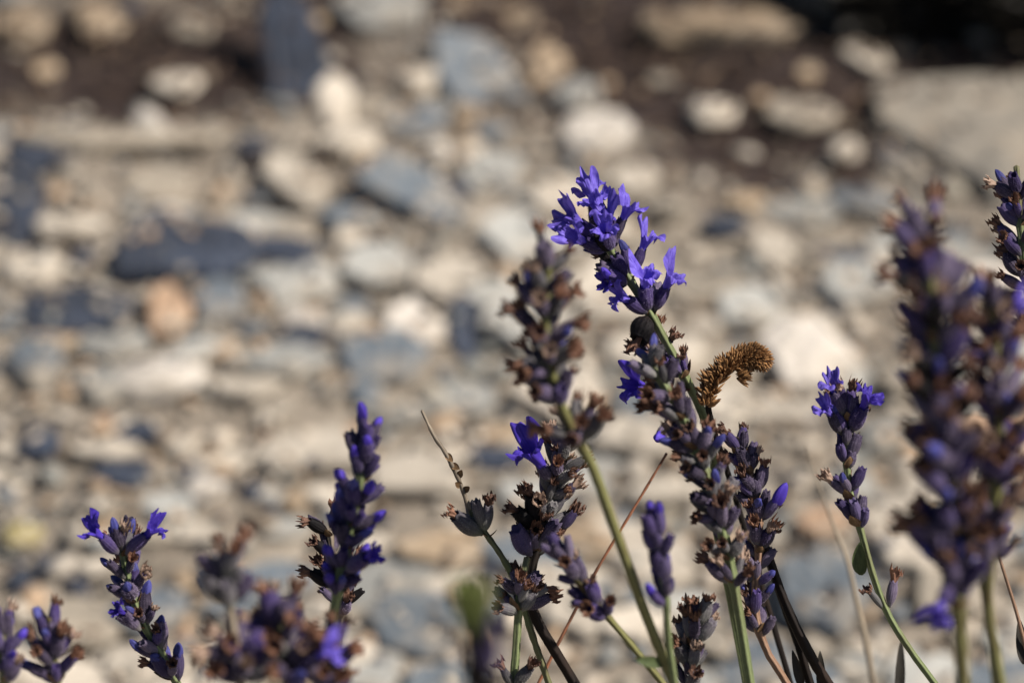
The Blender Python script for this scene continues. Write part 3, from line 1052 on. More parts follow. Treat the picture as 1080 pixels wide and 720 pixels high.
s = Stalk('low dusky lavender spike with blunt violet tips in the corner group',
          [(52, 652, D - .05), (54, 680, D - .049), (58, 706, D - .048), (62, 740, D - .046)],
          foot(FB, -.03), 'olive', (0.5, 0.65), cal=(('purple', .6), ('violet', .4)), seed=211, tips=dict(bud=.3, none=.4, wither=.3))
for (u, v, n, a) in ((52, 674, 6, 42), (55, 694, 7, 50), (59, 714, 8, 55)):
    s.whorl(u, v, n, (a - 26, a), (.85, 1.05), 1.4)
s.done()
s = Stalk('violet lavender spike cut by the corner of the photo',
          [(2, 652, D - .055), (3, 680, D - .054), (5, 740, D - .052)],
          foot(FB, -.05), 'olive', (0.5, 0.65), cal=(('violet', .7), ('purple', .3)), seed=221, tips=dict(deepbud=.4, none=.4, wither=.2))
for (u, v, n, a) in ((2, 674, 6, 36), (3, 694, 7, 46), (4, 716, 7, 50)):
    s.whorl(u, v, n, (a - 26, a), (.85, 1.05), 1.4)
s.done()

# ---- very near blurred bud
s = Stalk('very blurred young lavender bud, yellow green above and navy below',
          [(496, 606, D - .20), (500, 650, D - .199), (506, 700, D - .196), (510, 740, D - .19)],
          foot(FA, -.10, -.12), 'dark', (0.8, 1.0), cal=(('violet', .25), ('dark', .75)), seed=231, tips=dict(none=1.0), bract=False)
for k in range(4):
    s.place((501, 674, D - .2), (486 + 8 * k, 612, D - .203 + .002 * (k % 2)), 'green', 'none', .85)
s.whorl(503, 690, 7, (4, 16), (1.0, 1.2), 1.5)
s.whorl(506, 716, 7, (4, 16), (1.0, 1.2), 1.5)
s.whorl(509, 740, 7, (4, 16), (1.0, 1.2), 1.5)
s.done()

# ---- bare stalks and leaves
for (lab, pts, f, st, r, sq, nm, ct) in (
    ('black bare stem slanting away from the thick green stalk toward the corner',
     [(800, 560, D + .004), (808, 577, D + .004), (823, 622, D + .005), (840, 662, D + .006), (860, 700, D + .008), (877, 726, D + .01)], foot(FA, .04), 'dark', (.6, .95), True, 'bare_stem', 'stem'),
    ('faint straw coloured stalk thickening and darkening downward beside the oval leaf',
     [(850, 470, D + .09), (870, 530, D + .09), (893, 590, D + .09), (905, 640, D + .092), (916, 690, D + .095), (922, 726, D + .097)], foot(FA, .03, .08), 'straw', (.13, .75), False, 'dry_stalk', 'stalk'),
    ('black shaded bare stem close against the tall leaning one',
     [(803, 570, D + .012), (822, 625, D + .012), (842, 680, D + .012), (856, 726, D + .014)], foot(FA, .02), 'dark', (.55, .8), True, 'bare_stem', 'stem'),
    ('dark speckled bare stem rising to the spike cut by the edge',
     [(1045, 558, D - .01), (1058, 600, D - .01), (1072, 645, D - .008), (1086, 700, D - .006), (1094, 735, D - .005)], foot(FA, .05), 'brown', (.28, .4), False, 'bare_stem', 'stem'),
    ('green bare stem beneath the rust tipped spike, blurred',
     [(1036, 610, D - .09), (1044, 660, D - .088), (1052, 726, D - .085)], foot(FA, .02, -.03), 'olive', (.6, .8), True, 'bare_stem', 'stem')):
    s = Stalk(lab, pts, f, st, r, name=nm, cat=ct, group='bare stems among the lavender', square=sq, seed=len(lab))
    if 'tall leaning' in lab:
        for (b, t) in (((846, 726), (835, 682)), ((866, 728), (865, 682))):
            s.leaf(P(*b, D + .01), P(*t, D + .008) - P(*b, D + .01), leafshape(8.2 * MM, 1.7 * MM, DARKLEAF, 'leaf', .05), 'leaf', TO)
    if st == 'straw':
        s.leaf(P(948, 740, D + .03), P(951, 672, D + .03) - P(948, 740, D + .03), leafshape(13 * MM, 1.9 * MM, DARKLEAF, 'leaf', .03), 'leaf', TO)
    if st == 'brown':
        s.leaf(P(1080, 700, D - .006), P(1075, 652, D - .006) - P(1080, 700, D - .006), leafshape(9 * MM, 2.2 * MM, DARKLEAF, 'leaf', .03), 'leaf', TO)
    s.done()

# ------------------------------------------------------------------ the ground
SOIL = [(150, 60, 260, 70, 1.0), (0, 110, 120, 40, .6), (700, 70, 190, 80, 1.0), (780, 170, 110, 60, .7), (640, 10, 330, 40, .9), (880, 80, 110, 80, .9), (1000, 40, 160, 70, 1.0), (420, -10, 300, 50, .8),
        (330, 60, 80, 60, .6), (540, 210, 60, 25, .3), (700, 160, 60, 60, .5), (892, 150, 24, 75, 1.0), (800, 120, 110, 70, .9), (640, 90, 120, 60, .7), (500, 120, 50, 30, .5), (770, 205, 70, 30, .5)]


def soil_at(x, y):
    if y < 0.3:
        return 0.25
    u, v, d = to_uv((x, y, 0))
    s_ = 0.0
    for (cu, cv, ru, rv, a) in SOIL:
        q = ((u - cu) / ru) ** 2 + ((v - cv) / rv) ** 2
        s_ = max(s_, a * math.exp(-q * 0.8))
    if v < -20:
        s_ = max(s_, 0.7)
    return s_


def hills(x, y):
    return (0.004 * math.sin(x * 23 + 1.3) * math.sin(y * 19 + .4) + 0.003 * math.sin(x * 51 + y * 33) + 0.0025 * math.sin(y * 61 - x * 17)) / (1 + 0.02 * (x * x + (y - 1) ** 2))


n = 300
tt = np.linspace(-1, 1, n)
k_ = math.asinh(60 / 0.35)
ax_ = 0.35 * np.sinh(k_ * tt)
vv, sm = [], []
for yy in ax_:
    for xx in ax_:
        x, y = float(xx), float(yy) + 1.15
        vv.append((x, y, hills(x, y) - 0.002))
        sm.append(soil_at(x, y) if abs(x) < 3 and y < 5 else 0.3)
g = link('ground', mesh('ground', vv, grid_faces(n, n, False), ground_mat(), True, {'soil': ('FLOAT', sm)}))
tag(g, 'stony sandy ground with patches of dark brown soil', None, None, 'structure')


def ico(sub):
    import bmesh
    bm = bmesh.new()
    bmesh.ops.create_icosphere(bm, subdivisions=sub, radius=1)
    bm.verts.ensure_lookup_table()
    v = np.array([q.co[:] for q in bm.verts])
    f = np.array([[q.index for q in fc.verts] for fc in bm.faces])
    bm.free()
    return v, f


ICO = {k: ico(k) for k in (1, 2, 4)}


def stone_arrays(rng, style, sub):
    """rounded polyhedron: soft minimum over random cutting planes"""
    dirs, faces = ICO[sub]
    if style == 'slab':
        m = rng.integers(5, 8)
        az = np.sort(rng.uniform(0, 2 * np.pi, m)) * .4 + np.linspace(0, 2 * np.pi, m, endpoint=False) * .9
        pl = np.stack([np.cos(az), np.sin(az), rng.uniform(-.12, .3, m)], 1)
        dd = rng.uniform(.72, 1.05, m)
        pl = np.vstack([pl, [[rng.uniform(-.06, .06), rng.uniform(-.06, .06), 1], [0, 0, -1]]])
        dd = np.append(dd, [1.0, 1.0])
        scale_z = 1.0
        # directions are squeezed so the flat top gets enough vertices
        q = 26
    else:
        m = rng.integers(9, 15)
        pl = rng.normal(size=(m, 3))
        dd = rng.uniform(.74, 1.0, m)
        q = 16 if style == 'rough' else 6
    pl = pl / np.linalg.norm(pl, axis=1, keepdims=True)
    proj = np.maximum(dirs @ pl.T, 1e-3) / dd
    cap = 1.55 if style == 'slab' else 1.2
    inv = (np.sum(proj ** q, axis=1) + (1 / cap) ** q) ** (1 / q)
    r = 1 / inv
    ph = rng.uniform(0, 6.28, (6, 1))
    w = rng.normal(size=(6, 3)) * np.array([[2], [3], [4], [6], [8], [11]])
    amp = np.array([[.05], [.04], [.03], [.02], [.014], [.01]]) * (1.3 if style == 'rough' else .8)
    r = r * (1 + .7 * np.sum(amp * np.sin(w @ dirs.T + ph), axis=0))
    return dirs * r[:, None], faces


def px2m(px, d):
    return px * K * d


def plate_arrays(rng, chunky):
    """broken angular plate: ragged polygon outline, chipped rim, uneven top"""
    m = int(rng.integers(5, 9))
    az = (np.arange(m) + rng.uniform(-.34, .34, m)) * 2 * np.pi / m
    rr = rng.uniform(.72, 1.12, m)
    cor = np.stack([np.cos(az) * rr, np.sin(az) * rr], 1)
    ring = []
    for i in range(m):
        a, b = cor[i], cor[(i + 1) % m]
        for t in (0, .08, .3, .5, .7, .92):
            p = a * (1 - t) + b * t
            ring.append(p * (1 + rng.normal() * .018))
    ring = np.array(ring)
    ring /= np.abs(ring).max(axis=0)
    k = len(ring)
    ts = rng.uniform(.62, .85) if chunky else rng.uniform(.88, .96)
    lean = rng.uniform(-.25, .25, 2) if chunky else rng.uniform(-.05, .05, 2)
    tw = rng.uniform(-.35, .35, 2)
    w = rng.normal(size=(5, 2)) * np.array([[2], [3], [5], [8], [12]])
    ph = rng.uniform(0, 6.28, 5)
    V = []
    for (sc, z, nz) in ((.9, -1, 0), (1.0, -.5, .1), (1.0, .35, .12), ((1 + ts) / 2, .8, .12), (ts, 1.0, .14), (ts * .72, 1.0, .16), (ts * .4, 1.0, .16)):
        for p in ring:
            q = p * sc + lean * max(0, z)
            zz = z + nz * np.sum(np.sin(w @ p * sc + ph)) * .6 + (tw @ (p * sc)) * max(0, z) * (.9 if chunky else .5)
            V.append((q[0] * (1 + rng.normal() * .008), q[1], zz))
    F = []
    for a in range(6):
        for j in range(k):
            n2 = (j + 1) % k
            F.append((a * k + j, a * k + n2, (a + 1) * k + n2, (a + 1) * k + j))
    F.append(tuple(6 * k + j for j in range(k)))
    F.append(tuple(reversed(range(k))))
    return np.array(V), F


LAND = []     # landmarks: (u, v, w, phrase)
STONES = []   # occupied: (u, v, w, h)


def put_stone(u, v, w, h, colour, style, rot, tilt, label, group, seed, lift=0.25, thick=None, sub=4, extra=0.0):
    rng = np.random.default_rng(seed)
    p, d = on_ground(u, v)
    a = px2m(w, d) / 2
    # picture height of a thing lying on the ground: depth * sin(view) + height * cos(view)
    sv = math.sin(PITCH + math.atan((v - 360) * K))
    if thick is None:
        c = (0.13 if style == 'slab' else 0.27 if style == 'rough' else .4) * min(a, px2m(h, d) * .9)
    else:
        c = thick
    hh = px2m(h, d) / 2
    b = max(hh * 0.55, (hh - c * math.sqrt(1 - sv * sv) * .7) / sv)
    if style == 'round':
        verts, faces = stone_arrays(rng, style, sub)
    else:
        verts, faces = plate_arrays(rng, style == 'rough')
    verts = verts * np.array([a, b, c])
    me = mesh('stone', verts, faces, STONE[colour], style == 'round')
    M = Matrix.Translation((p.x, p.y, c * lift + hills(p.x, p.y) + extra)) @ Matrix.Rotation(rot, 4, 'Z') @ Matrix.Rotation(tilt[0], 4, 'X') @ Matrix.Rotation(tilt[1], 4, 'Y')
    o = link('stone', me, None, M)
    tag(o, label, 'stone', group)
    STONES.append((u, v, w, h))
    return o


HAND = [
    # u, v, w, h, colour, style, rot, tiltX, tiltY, label, landmark phrase
    (25, 22, 66, 44, 'tan', 'rough', .2, 0, 0, 'rough tan stone lying in the dark soil of the top corner', 'the tan corner stone'),
    (104, 26, 60, 52, 'tan', 'round', .4, 0, 0, 'upright rounded tan stone set in dark soil beside the rough tan corner stone', 'the upright tan stone'),
    (308, 92, 84, 110, 'navy', 'slab', .1, 1.0, .08, 'navy slate plate standing on edge in dark soil', 'the standing navy plate'),
    (186, 97, 50, 34, 'cream', 'round', 0, 0, 0, 'cream rounded stone alone in the dark soil patch', 'the lone cream stone'),
    (201, 52, 46, 36, 'beige', 'rough', .6, 0, 0, 'dull beige stone in dark soil above the lone cream stone', None),
    (110, 158, 250, 34, 'beige', 'rough', -.05, 0, 0, 'long low beige ridge of rock with a pale knob on it', 'the long beige ridge'),
    (162, 146, 40, 54, 'white', 'rough', .3, .2, 0, 'pale upright knob of stone on the long beige ridge', 'the pale knob'),
    (38, 182, 86, 30, 'navy', 'slab', .05, .1, 0, 'dark sliver painted for the shadow under the long beige ridge', 'the dark sliver'),  # dark plate laid where the ridge would cast its shadow
    (269, 158, 40, 20, 'navy', 'slab', .1, 0, 0, 'little navy slate chip below the standing navy plate', 'the little navy chip'),
    (354, 124, 44, 54, 'cream', 'rough', .2, .2, 0, 'pale cream stone standing beside the standing navy plate', None),
    (372, 160, 62, 42, 'cream', 'rough', -.3, 0, 0, 'cream stone wedged below the pale cream standing one', None),
    (440, 82, 56, 40, 'cream', 'round', .1, 0, 0, 'cream egg shaped stone next to a greyish flat slab', None),
    (405, 22, 110, 56, 'grey', 'slab', .1, .15, 0, 'grey beige flat slab with a black hollow beneath it', 'the grey top slab'),
    (503, 76, 92, 78, 'blue grey', 'slab', .3, .15, .1, 'sunlit blue grey slate plate lying tilted near the top', 'the tilted blue slate'),
    (576, 66, 48, 54, 'tan', 'rough', 0, .1, 0, 'warm tan stone beside the tilted blue grey slate', 'the warm tan stone'),
    (460, 164, 36, 30, 'white', 'round', .1, 0, 0, 'small whitish stone above a grey slate wedge', None),
    (442, 220, 76, 96, 'blue grey', 'slab', .8, .15, 0, 'wedge shaped grey slate plate pointing upward', 'the slate wedge'),
    (312, 188, 62, 62, 'cream', 'rough', .5, .1, 0, 'pale cream block between the little navy chip and the slate wedge', 'the pale cream block'),
    (68, 242, 76, 34, 'cream', 'round', .1, 0, 0, 'oblong cream stone below the dark sliver', None),
    (172, 233, 78, 32, 'white', 'rough', -.1, 0, 0, 'whitish flat stone just above the big navy slab', 'the whitish flat stone'),
    (192, 279, 170, 84, 'navy', 'slab', -.12, .06, 0, 'big navy slate slab, the largest dark one on the ground', 'the big navy slab'),
    (74, 324, 136, 50, 'navy', 'slab', .3, .1, 0, 'charcoal slate slab overlapping the big navy slab', 'the charcoal slab'),
    (20, 212, 70, 112, 'navy', 'slab', .2, .1, -.1, 'tall navy slate at the edge below the dark sliver', None),
    (38, 292, 66, 40, 'cream', 'rough', .2, 0, 0, 'cream stone above the charcoal slab', None),
    (176, 330, 56, 60, 'peach', 'rough', .2, .1, 0, 'peach coloured stone sitting on the slate below the big navy slab', 'the peach stone'),
    (226, 322, 62, 42, 'blue grey', 'slab', .1, .1, 0, 'blue grey slate chip next to the peach stone', None),
    (312, 300, 96, 54, 'pale grey', 'rough', .2, 0, 0, 'light grey boulder above two white stones', 'the light grey boulder'),
    (398, 280, 84, 44, 'pale grey', 'slab', .4, .1, 0, 'light grey flat slab beside the light grey boulder', None),
    (318, 346, 44, 38, 'white', 'round', 0, 0, 0, 'round white stone below the light grey boulder', 'the round white stone'),
    (369, 341, 46, 36, 'cream', 'round', .4, 0, 0, 'round cream stone beside the round white one', None),
    (440, 345, 66, 58, 'white', 'rough', .3, .1, 0, 'angular white stone above a broad grey slate', 'the angular white stone'),
    (488, 348, 38, 60, 'navy', 'slab', .1, .3, .3, 'navy slate shard leaning on the angular white stone', 'the leaning navy shard'),
    (322, 370, 56, 26, 'navy', 'slab', .1, 0, 0, 'navy shard under the round white stone', None),
    (400, 388, 112, 56, 'blue grey', 'slab', .05, .1, 0, 'broad grey slate below the angular white stone', 'the broad grey slate'),
    (124, 366, 84, 46, 'grey', 'rough', .1, 0, 0, 'grey stone between the charcoal slab and the large egg white stone', None),
    (38, 396, 64, 52, 'blue grey', 'rough', .1, 0, 0, 'blue grey rounded block near the photo edge', 'the edge block'),
    (106, 424, 60, 48, 'grey', 'rough', .1, 0, 0, 'dull grey stone touching the large egg white stone', None),
    (203, 384, 64, 32, 'pale grey', 'rough', .1, 0, 0, 'pale grey stone just above the large egg white stone', None),
    (171, 418, 88, 62, 'white', 'round', -.15, 0, 0, 'large smooth egg white stone, widest white one among the slates', 'the large egg white stone'),
    (146, 466, 48, 28, 'navy', 'slab', .1, 0, 0, 'navy chip below the large egg white stone', None),
    (128, 511, 66, 32, 'navy', 'slab', -.1, .1, 0, 'navy slate flake below a cream pebble band', 'the navy flake'),
    (44, 478, 44, 44, 'navy', 'rough', .1, 0, 0, 'dark slate lump below the blue grey edge block', None),
    (112, 490, 78, 30, 'cream', 'rough', .1, 0, 0, 'cream oblong stone above the navy flake', None),
    (192, 474, 34, 34, 'cream', 'round', .1, 0, 0, 'cream pebble beside the navy chip', None),
    (50, 362, 66, 26, 'tan', 'rough', .1, 0, 0, 'flat tan stone under the charcoal slab', None),
    (214, 526, 42, 38, 'white', 'round', .1, 0, 0, 'whitish pebble beside the navy flake', 'the whitish pebble'),
    (626, 154, 82, 46, 'white', 'rough', .1, .1, 0, 'whitish oblong stone above the violet flowers', 'the whitish oblong'),
    (772, 42, 200, 52, 'tan', 'rough', -.12, 0, 0, 'long tan rock lying like a log in dark soil', 'the tan log rock'),
    (705, 36, 60, 52, 'tan', 'rough', .3, 0, 0, 'blocky tan stone butted against the log shaped rock', None),
    (868, 10, 86, 28, 'tan', 'rough', 0, 0, 0, 'flat tan stone above the log shaped rock', None),
    (913, 74, 46, 42, 'cream', 'rough', .2, 0, 0, 'cream stone standing next to the black shrub', 'the cream shrub stone'),
    (752, 120, 62, 40, 'cream', 'round', -.1, 0, 0, 'smooth cream stone below the log shaped rock', 'the smooth cream stone'),
    (766, 243, 56, 24, 'navy', 'slab', -.05, 0, 0, 'lone navy slate chip amid beige gravel', 'the lone navy chip'),
    (612, 112, 56, 40, 'grey', 'rough', .1, 0, 0, 'grey stone above the whitish oblong', None),
    (842, 126, 84, 40, 'beige', 'slab', .1, 0, 0, 'dull beige slab between the smooth cream stone and the wide ledge', None),
    (1042, 152, 300, 130, 'drab', 'slab', .12, .02, 0, 'wide grey beige ledge slab under the black shrub', 'the wide ledge'),
    (888, 166, 38, 36, 'cream', 'round', .1, 0, 0, 'cream pebble at the corner of the wide ledge', None),
    (820, 270, 56, 52, 'cream', 'rough', .1, 0, 0, 'pinkish cream stone near the lone navy chip', None),
    (856, 374, 106, 80, 'white', 'rough', .1, .1, 0, 'large white block behind the brown dried flower head', 'the large white block'),
    (640, 320, 130, 76, 'cream', 'slab', .1, .05, 0, 'broad pale cream slab behind the violet flowers', 'the broad cream slab'),
    (900, 312, 86, 46, 'pale grey', 'slab', .3, .1, 0, 'light grey slab above the large white block', None),
    (936, 286, 50, 38, 'cream', 'rough', .1, 0, 0, 'cream stone beside the light grey slab', None),
    (548, 268, 130, 54, 'pale grey', 'slab', .1, .1, 0, 'smooth pale grey slab behind the blurred purple spike', None),
    (524, 184, 84, 50, 'pale grey', 'slab', .5, .15, 0, 'tilted pale slab beside the slate wedge', 'the tilted pale slab'),
    (864, 632, 130, 100, 'blue grey', 'slab', .2, .05, 0, 'large blue grey slate between the stems low in the photo', 'the low blue slate'),
    (440, 664, 130, 86, 'blue grey', 'slab', .3, .05, 0, 'wide blue grey slate behind the very blurred young bud', None),
    (292, 614, 110, 48, 'blue grey', 'slab', .1, .05, 0, 'blue grey slate behind the broad blurred lavender head', None),
    (592, 410, 110, 60, 'cream', 'slab', .1, 0, 0, 'creamy flat stone behind the dark purple spike', None),
    (690, 590, 100, 60, 'cream', 'slab', .2, 0, 0, 'cream slab low behind the slim violet bud', None),
    (330, 480, 130, 50, 'cream', 'slab', .1, 0, 0, 'flat sandy cream slab behind the plump violet spike', 'the sandy cream slab'),
    (440, 520, 100, 56, 'cream', 'slab', .3, 0, 0, 'cream slab behind the bare tipped sprig', None),
    (20, 572, 48, 34, 'ochre', 'rough', 0, 0, 0, 'ochre yellow stone at the edge above the corner lavender', 'the ochre stone'),
    (22, 612, 30, 24, 'navy', 'rough', 0, 0, 0, 'navy lump in place of a cast shadow below the ochre stone', None),  # dark lump stands in for a lavender shadow on the ground
    (50, 600, 24, 20, 'navy', 'rough', 0, 0, 0, 'smaller navy lump for a cast shadow, beside the one under the ochre stone', None),  # second lavender shadow, also modelled as a dark lump
    (560, 530, 90, 46, 'pale grey', 'slab', .1, 0, 0, 'pale grey slab behind the withered grey spike', None),
    (868, 560, 60, 40, 'peach', 'rough', 0, 0, 0, 'peach stone behind the small neat spike', None),
    (1000, 640, 90, 60, 'beige', 'slab', .1, 0, 0, 'beige slab behind the large blurred spike', None),
    (960, 420, 80, 50, 'beige', 'rough', .1, 0, 0, 'beige stone near the large white block', None),
    (520, 480, 60, 26, 'navy', 'slab', 0, 0, 0, 'navy slate flake behind the bare tipped sprig', None),
    (700, 520, 90, 40, 'cream', 'rough', 0, 0, 0, 'cream stone behind the rusty twig', None),
    (930, 470, 60, 44, 'grey', 'slab', 0, 0, 0, 'grey slab next to the small neat spike', None),
    (792, 330, 76, 44, 'pale grey', 'slab', 0, .1, 0, 'pale grey slab above the brown dried flower head', None),
    (700, 232, 60, 30, 'beige', 'rough', 0, 0, 0, 'beige stone just above the lone navy chip', None),
]
G_ST = 'stones lying on the ground'
for i, (u, v, w, h, colr, sty, rot, tx, ty, lab, land) in enumerate(HAND):
    upright = tx > .8
    o = put_stone(u, v, w, h, colr, sty, rot, (tx, ty), lab, G_ST, 500 + i, 0.95 if upright else (.55 if lab.startswith('pale upright') else .3),
                  0.006 if upright else 0.005 if 'wide grey beige ledge' in lab else None, 4, .002)
    if land:
        LAND.append((u, v, land))

# filler stones: each its own object, described by what it lies between
rd = random.Random(99)
n_fill, tries = 0, 0
used = {}
NH = len(STONES)
while n_fill < 214 and tries < 12000:
    tries += 1
    broad = n_fill < 105
    u, v = rd.uniform(-25, 1105), rd.uniform(-15, 735)
    w = rd.uniform(58, 125) if broad else rd.uniform(18, 46)
    h = w * (rd.uniform(.38, .62) if broad else rd.uniform(.45, .8))
    gp, gd = on_ground(u, v)
    so = soil_at(gp.x, gp.y)
    if so > .4 and (broad or rd.random() < .55):
        continue
    bad = False
    for k, (a, b, c, e) in enumerate(STONES):
        f = .42 if k < NH else .30
        if (u - a) ** 2 / ((w + c) * f) ** 2 + (v - b) ** 2 / ((h + e) * f) ** 2 < 1:
            bad = True
            break
    if bad:
        continue
    x = rd.random()
    pal = [('cream', .26), ('beige', .26), ('tan', .05), ('grey', .12), ('pale grey', .12), ('blue grey', .14), ('navy', .06), ('white', .05), ('peach', .02)]
    if so > .4:
        pal = [('tan', .35), ('beige', .3), ('brown', .35)]
    elif u < 540 and 150 < v < 430:
        pal = [('cream', .16), ('beige', .16), ('grey', .12), ('pale grey', .12), ('blue grey', .22), ('navy', .2), ('white', .06)]
    elif v > 430:
        pal = [('cream', .36), ('beige', .22), ('pale grey', .12), ('blue grey', .08), ('tan', .06), ('peach', .06), ('grey', .06), ('navy', .05)]
    x *= sum(q for _, q in pal)
    for colr, q in pal:
        x -= q
        if x <= 0:
            break
    sty = 'slab' if broad else rd.choice(['rough', 'rough', 'slab', 'slab', 'round'])
    near = sorted(LAND, key=lambda L: (L[0] - u) ** 2 + (L[1] - v) ** 2)
    shape = {'slab': 'flat slab' if broad else 'flat chip', 'rough': 'angular stone', 'round': 'smooth pebble'}[sty]
    sz = 'broad' if broad else 'tiny' if w < 27 else 'small'
    opts = [f'{sz} {colr} {shape} between {near[0][2]} and {near[k][2]}' for k in (1, 2, 3, 4, 5)] + \
           [f'{sz} {colr} {shape} between {near[1][2]} and {near[k][2]}' for k in (2, 3)]
    lab = next((q for q in opts if q not in used), None)
    if lab is None:
        continue
    used[lab] = 1
    put_stone(u, v, w, h, colr, sty, rd.uniform(-.5, .5) if broad else rd.uniform(0, 3.1), (rd.uniform(-.1, .1), rd.uniform(-.1, .1)), lab, G_ST,
              3000 + tries, rd.uniform(.2, .8), None, 2 if w < 30 else 4)
    n_fill += 1


from mathutils.bvhtree import BVHTree
_bv, _bf = [], []
for o in list(C.objects):
    if o.type == 'MESH' and o.parent is None and o.name.split('.')[0] in ('stone', 'ground'):
        st = len(_bv)
        if o.name.startswith('ground'):
            continue
        Mw = o.matrix_basis
        _bv += [Mw @ q.co for q in o.data.vertices]
        _bf += [tuple(st + i for i in p.vertices) for p in o.data.polygons]
TREE = BVHTree.FromPolygons(_bv, _bf)


def rest_z(x, y):
    h = TREE.ray_cast(Vector((x, y, .3)), Vector((0, 0, -1)))
    g = hills(x, y)
    return max(g, h[0].z) if h[0] is not None else g


def scatter(count, xr, yr, size, sub, seed, keep):
    rng = np.random.default_rng(seed)
    protos = [stone_arrays(rng, ['rough', 'slab', 'slab'][i % 3], sub) for i in range(24)]
    V, Fc, off = [], [], 0
    for i in range(count):
        x, y = rng.uniform(*xr), rng.uniform(*yr)
        if not keep(x, y, rng):
            continue
        pv, pf = protos[rng.integers(24)]
        r = size[0] * math.exp(abs(rng.normal(0, .6)))
        r = min(r, size[1])
        if rest_z(x, y) > hills(x, y) + .0015:
            if rng.random() > .3:
                continue
            r = min(r, .0032)
        a = rng.uniform(0, 6.28)
        q = pv * np.array([r * rng.uniform(.8, 1.3), r * rng.uniform(.6, 1.0), r * rng.uniform(.22, .5)])
        c, s_ = math.cos(a), math.sin(a)
        t = rng.uniform(-.5, .5)
        q = q @ np.array([[1, 0, 0], [0, math.cos(t), math.sin(t)], [0, -math.sin(t), math.cos(t)]])
        q = np.stack([q[:, 0] * c - q[:, 1] * s_, q[:, 0] * s_ + q[:, 1] * c, q[:, 2]], 1)
        V.append(q + np.array([x, y, rest_z(x, y) + r * rng.uniform(0.0, .3)]))
        Fc.append(pf + off)
        off += len(pv)
    return np.vstack(V), np.vstack(Fc)


v1, f1 = scatter(12500, (-.36, .36), (.62, 1.75), (.0018, .0065), 1, 5, lambda x, y, r: r.random() > .92 * min(1, soil_at(x, y) * 1.5))
v2, f2 = scatter(9000, (-1.3, 1.3), (-.2, 3.2), (.003, .014), 1, 6, lambda x, y, r: not (-.36 < x < .36 and .62 < y < 1.75))
gv = np.vstack([v1, v2])
gf = np.vstack([f1, f2 + len(v1)])
gr = link('gravel', mesh('gravel', gv, gf, gravel_mat(), True))
tag(gr, 'mixed fine gravel of beige, grey and slate chips covering the ground', None, None, 'stuff')


# bark and leaf litter on the soil
def litter():
    rng = np.random.default_rng(12)
    V, Fc = [], []
    for i in range(16000):
        x, y = rng.uniform(-.45, .5), rng.uniform(.7, 1.9)
        if rng.random() > max(.05, soil_at(x, y) * 1.3 - .25):
            continue
        L, w, t = rng.uniform(.003, .014), rng.uniform(.0008, .003), rng.uniform(.0004, .0012)
        a, ti = rng.uniform(0, 6.28), rng.uniform(-.5, .5)
        d = Vector((math.cos(a) * math.cos(ti), math.sin(a) * math.cos(ti), math.sin(ti)))
        M = frame_from(d, Vector((rng.normal(), rng.normal(), rng.normal())))
        c = Vector((x, y, rest_z(x, y) + rng.uniform(.0005, .003)))
        st = len(V)
        for (zz, k) in ((-1, .5), (-.2, 1), (.5, .9), (1, .3)):
            for (sx, sy) in ((1, 1), (-1, 1), (-1, -1), (1, -1)):
                V.append(c + M.col[2] * zz * L / 2 + M.col[0] * sx * w * k / 2 + M.col[1] * sy * t * k / 2 + M.col[0] * .15 * w * zz * zz)
        Fc += [tuple(q + st for q in f) for f in grid_faces(4, 4)] + [(st + 12, st + 13, st + 14, st + 15), (st + 3, st + 2, st + 1, st)]
    return V, Fc


lv, lf = litter()
tag(link('bark_litter', mesh('bark_litter', lv, lf, litter_mat(), False)), 'dark brown bark and leaf litter on the soil patches', None, None, 'stuff')


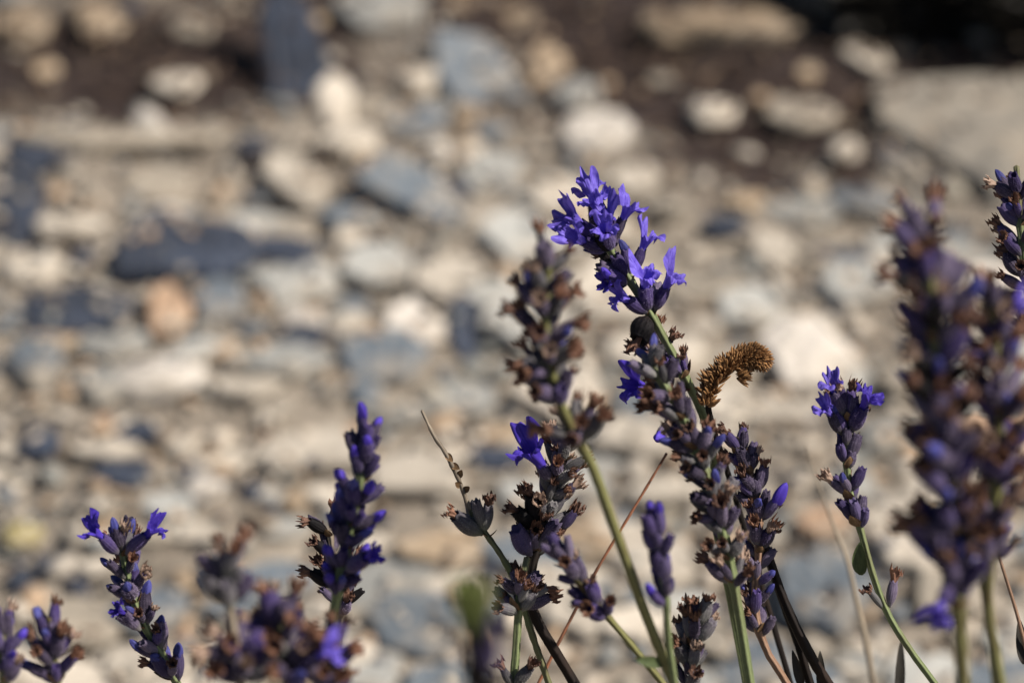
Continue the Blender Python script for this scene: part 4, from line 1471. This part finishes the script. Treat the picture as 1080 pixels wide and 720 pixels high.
# dark shrub at the far corner
def shrub():
    rng = np.random.default_rng(31)
    ctr, _ = on_ground(1052, 84)
    ctr = Vector((ctr.x, ctr.y + .115, 0))
    root = bpy.data.objects.new('shrub', None)
    C.objects.link(root)
    root.location = ctr
    tag(root, 'dark dense shrub with deep shade put into its leaf colour at the top corner of the photo', 'shrub')
    V, Fc = [], []
    for i in range(9000):
        q = rng.normal(size=3)
        q /= np.linalg.norm(q)
        k = rng.uniform(.55, 1.0) ** .5 * (1 + .15 * math.sin(5 * q[0] + 3 * q[2]) + .1 * math.sin(9 * q[1]))
        p = Vector((q[0] * .07 * k, q[1] * .115 * k, .032 + q[2] * .038 * k))
        if p.z < .002:
            continue
        d = Vector((q[0] + rng.normal() * .6, q[1] + rng.normal() * .6, q[2] + rng.normal() * .6 + .3)).normalized()
        M = frame_from(d, Vector((rng.normal(), rng.normal(), rng.normal())))
        L, w = rng.uniform(.008, .016), rng.uniform(.0012, .0026)
        st = len(V)
        for (t, kk) in ((0, .3), (.4, 1), (.75, .8), (1, .1)):
            V.append(p + M.col[2] * L * t - M.col[0] * w * kk + M.col[1] * L * .12 * t * t)
            V.append(p + M.col[2] * L * t + M.col[0] * w * kk + M.col[1] * L * .12 * t * t)
        Fc += [(st + 2 * j, st + 2 * j + 1, st + 2 * j + 3, st + 2 * j + 2) for j in range(3)]
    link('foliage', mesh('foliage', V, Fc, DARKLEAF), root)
    for k in range(7):
        a = k * .9
        pts = [Vector((.02 * math.cos(a), .02 * math.sin(a), -.004)), Vector((.03 * math.cos(a), .03 * math.sin(a), .03)),
               Vector((.06 * math.cos(a), .07 * math.sin(a), .07))]
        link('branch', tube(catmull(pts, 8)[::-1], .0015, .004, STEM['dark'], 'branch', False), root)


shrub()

# ------------------------------------------------------------------ camera, light, sky
cam = bpy.data.cameras.new('camera')
co_ = bpy.data.objects.new('camera', cam)
C.objects.link(co_)
co_.location = CAM
co_.rotation_euler = (math.pi / 2 - PITCH, 0, 0)
cam.lens, cam.sensor_width = LENS, SENSOR
cam.clip_start, cam.clip_end = 0.01, 300
cam.dof.use_dof = True
cam.dof.focus_distance = FOCUS
cam.dof.aperture_fstop = 10.4
cam.dof.aperture_blades = 9
SC.camera = co_

to_sun = Vector((0.86, -0.2, 1.05)).normalized()
elev = math.asin(to_sun.z)
azim = math.atan2(to_sun.x, to_sun.y)
sun = bpy.data.lights.new('sun', 'SUN')
so_ = bpy.data.objects.new('sun', sun)
C.objects.link(so_)
so_.rotation_euler = to_sun.to_track_quat('Z', 'Y').to_euler()
sun.energy, sun.angle, sun.color = 5.0, math.radians(0.5), (1.0, 0.925, 0.82)

w = bpy.data.worlds.new('World')
SC.world = w
w.use_nodes = True
nt = w.node_tree
bg = nt.nodes['Background']
sk = nt.nodes.new('ShaderNodeTexSky')
sk.sky_type = 'NISHITA'
sk.sun_disc = False
sk.sun_elevation, sk.sun_rotation = elev, azim
nt.links.new(sk.outputs[0], bg.inputs[0])
bg.inputs[1].default_value = 0.05

SC.render.engine = 'CYCLES'
SC.cycles.use_denoising = True
SC.cycles.max_bounces = 6
SC.view_settings.view_transform = 'Standard'
SC.view_settings.look = 'None'
SC.view_settings.exposure = 0.42
SC.view_settings.gamma = 1.0
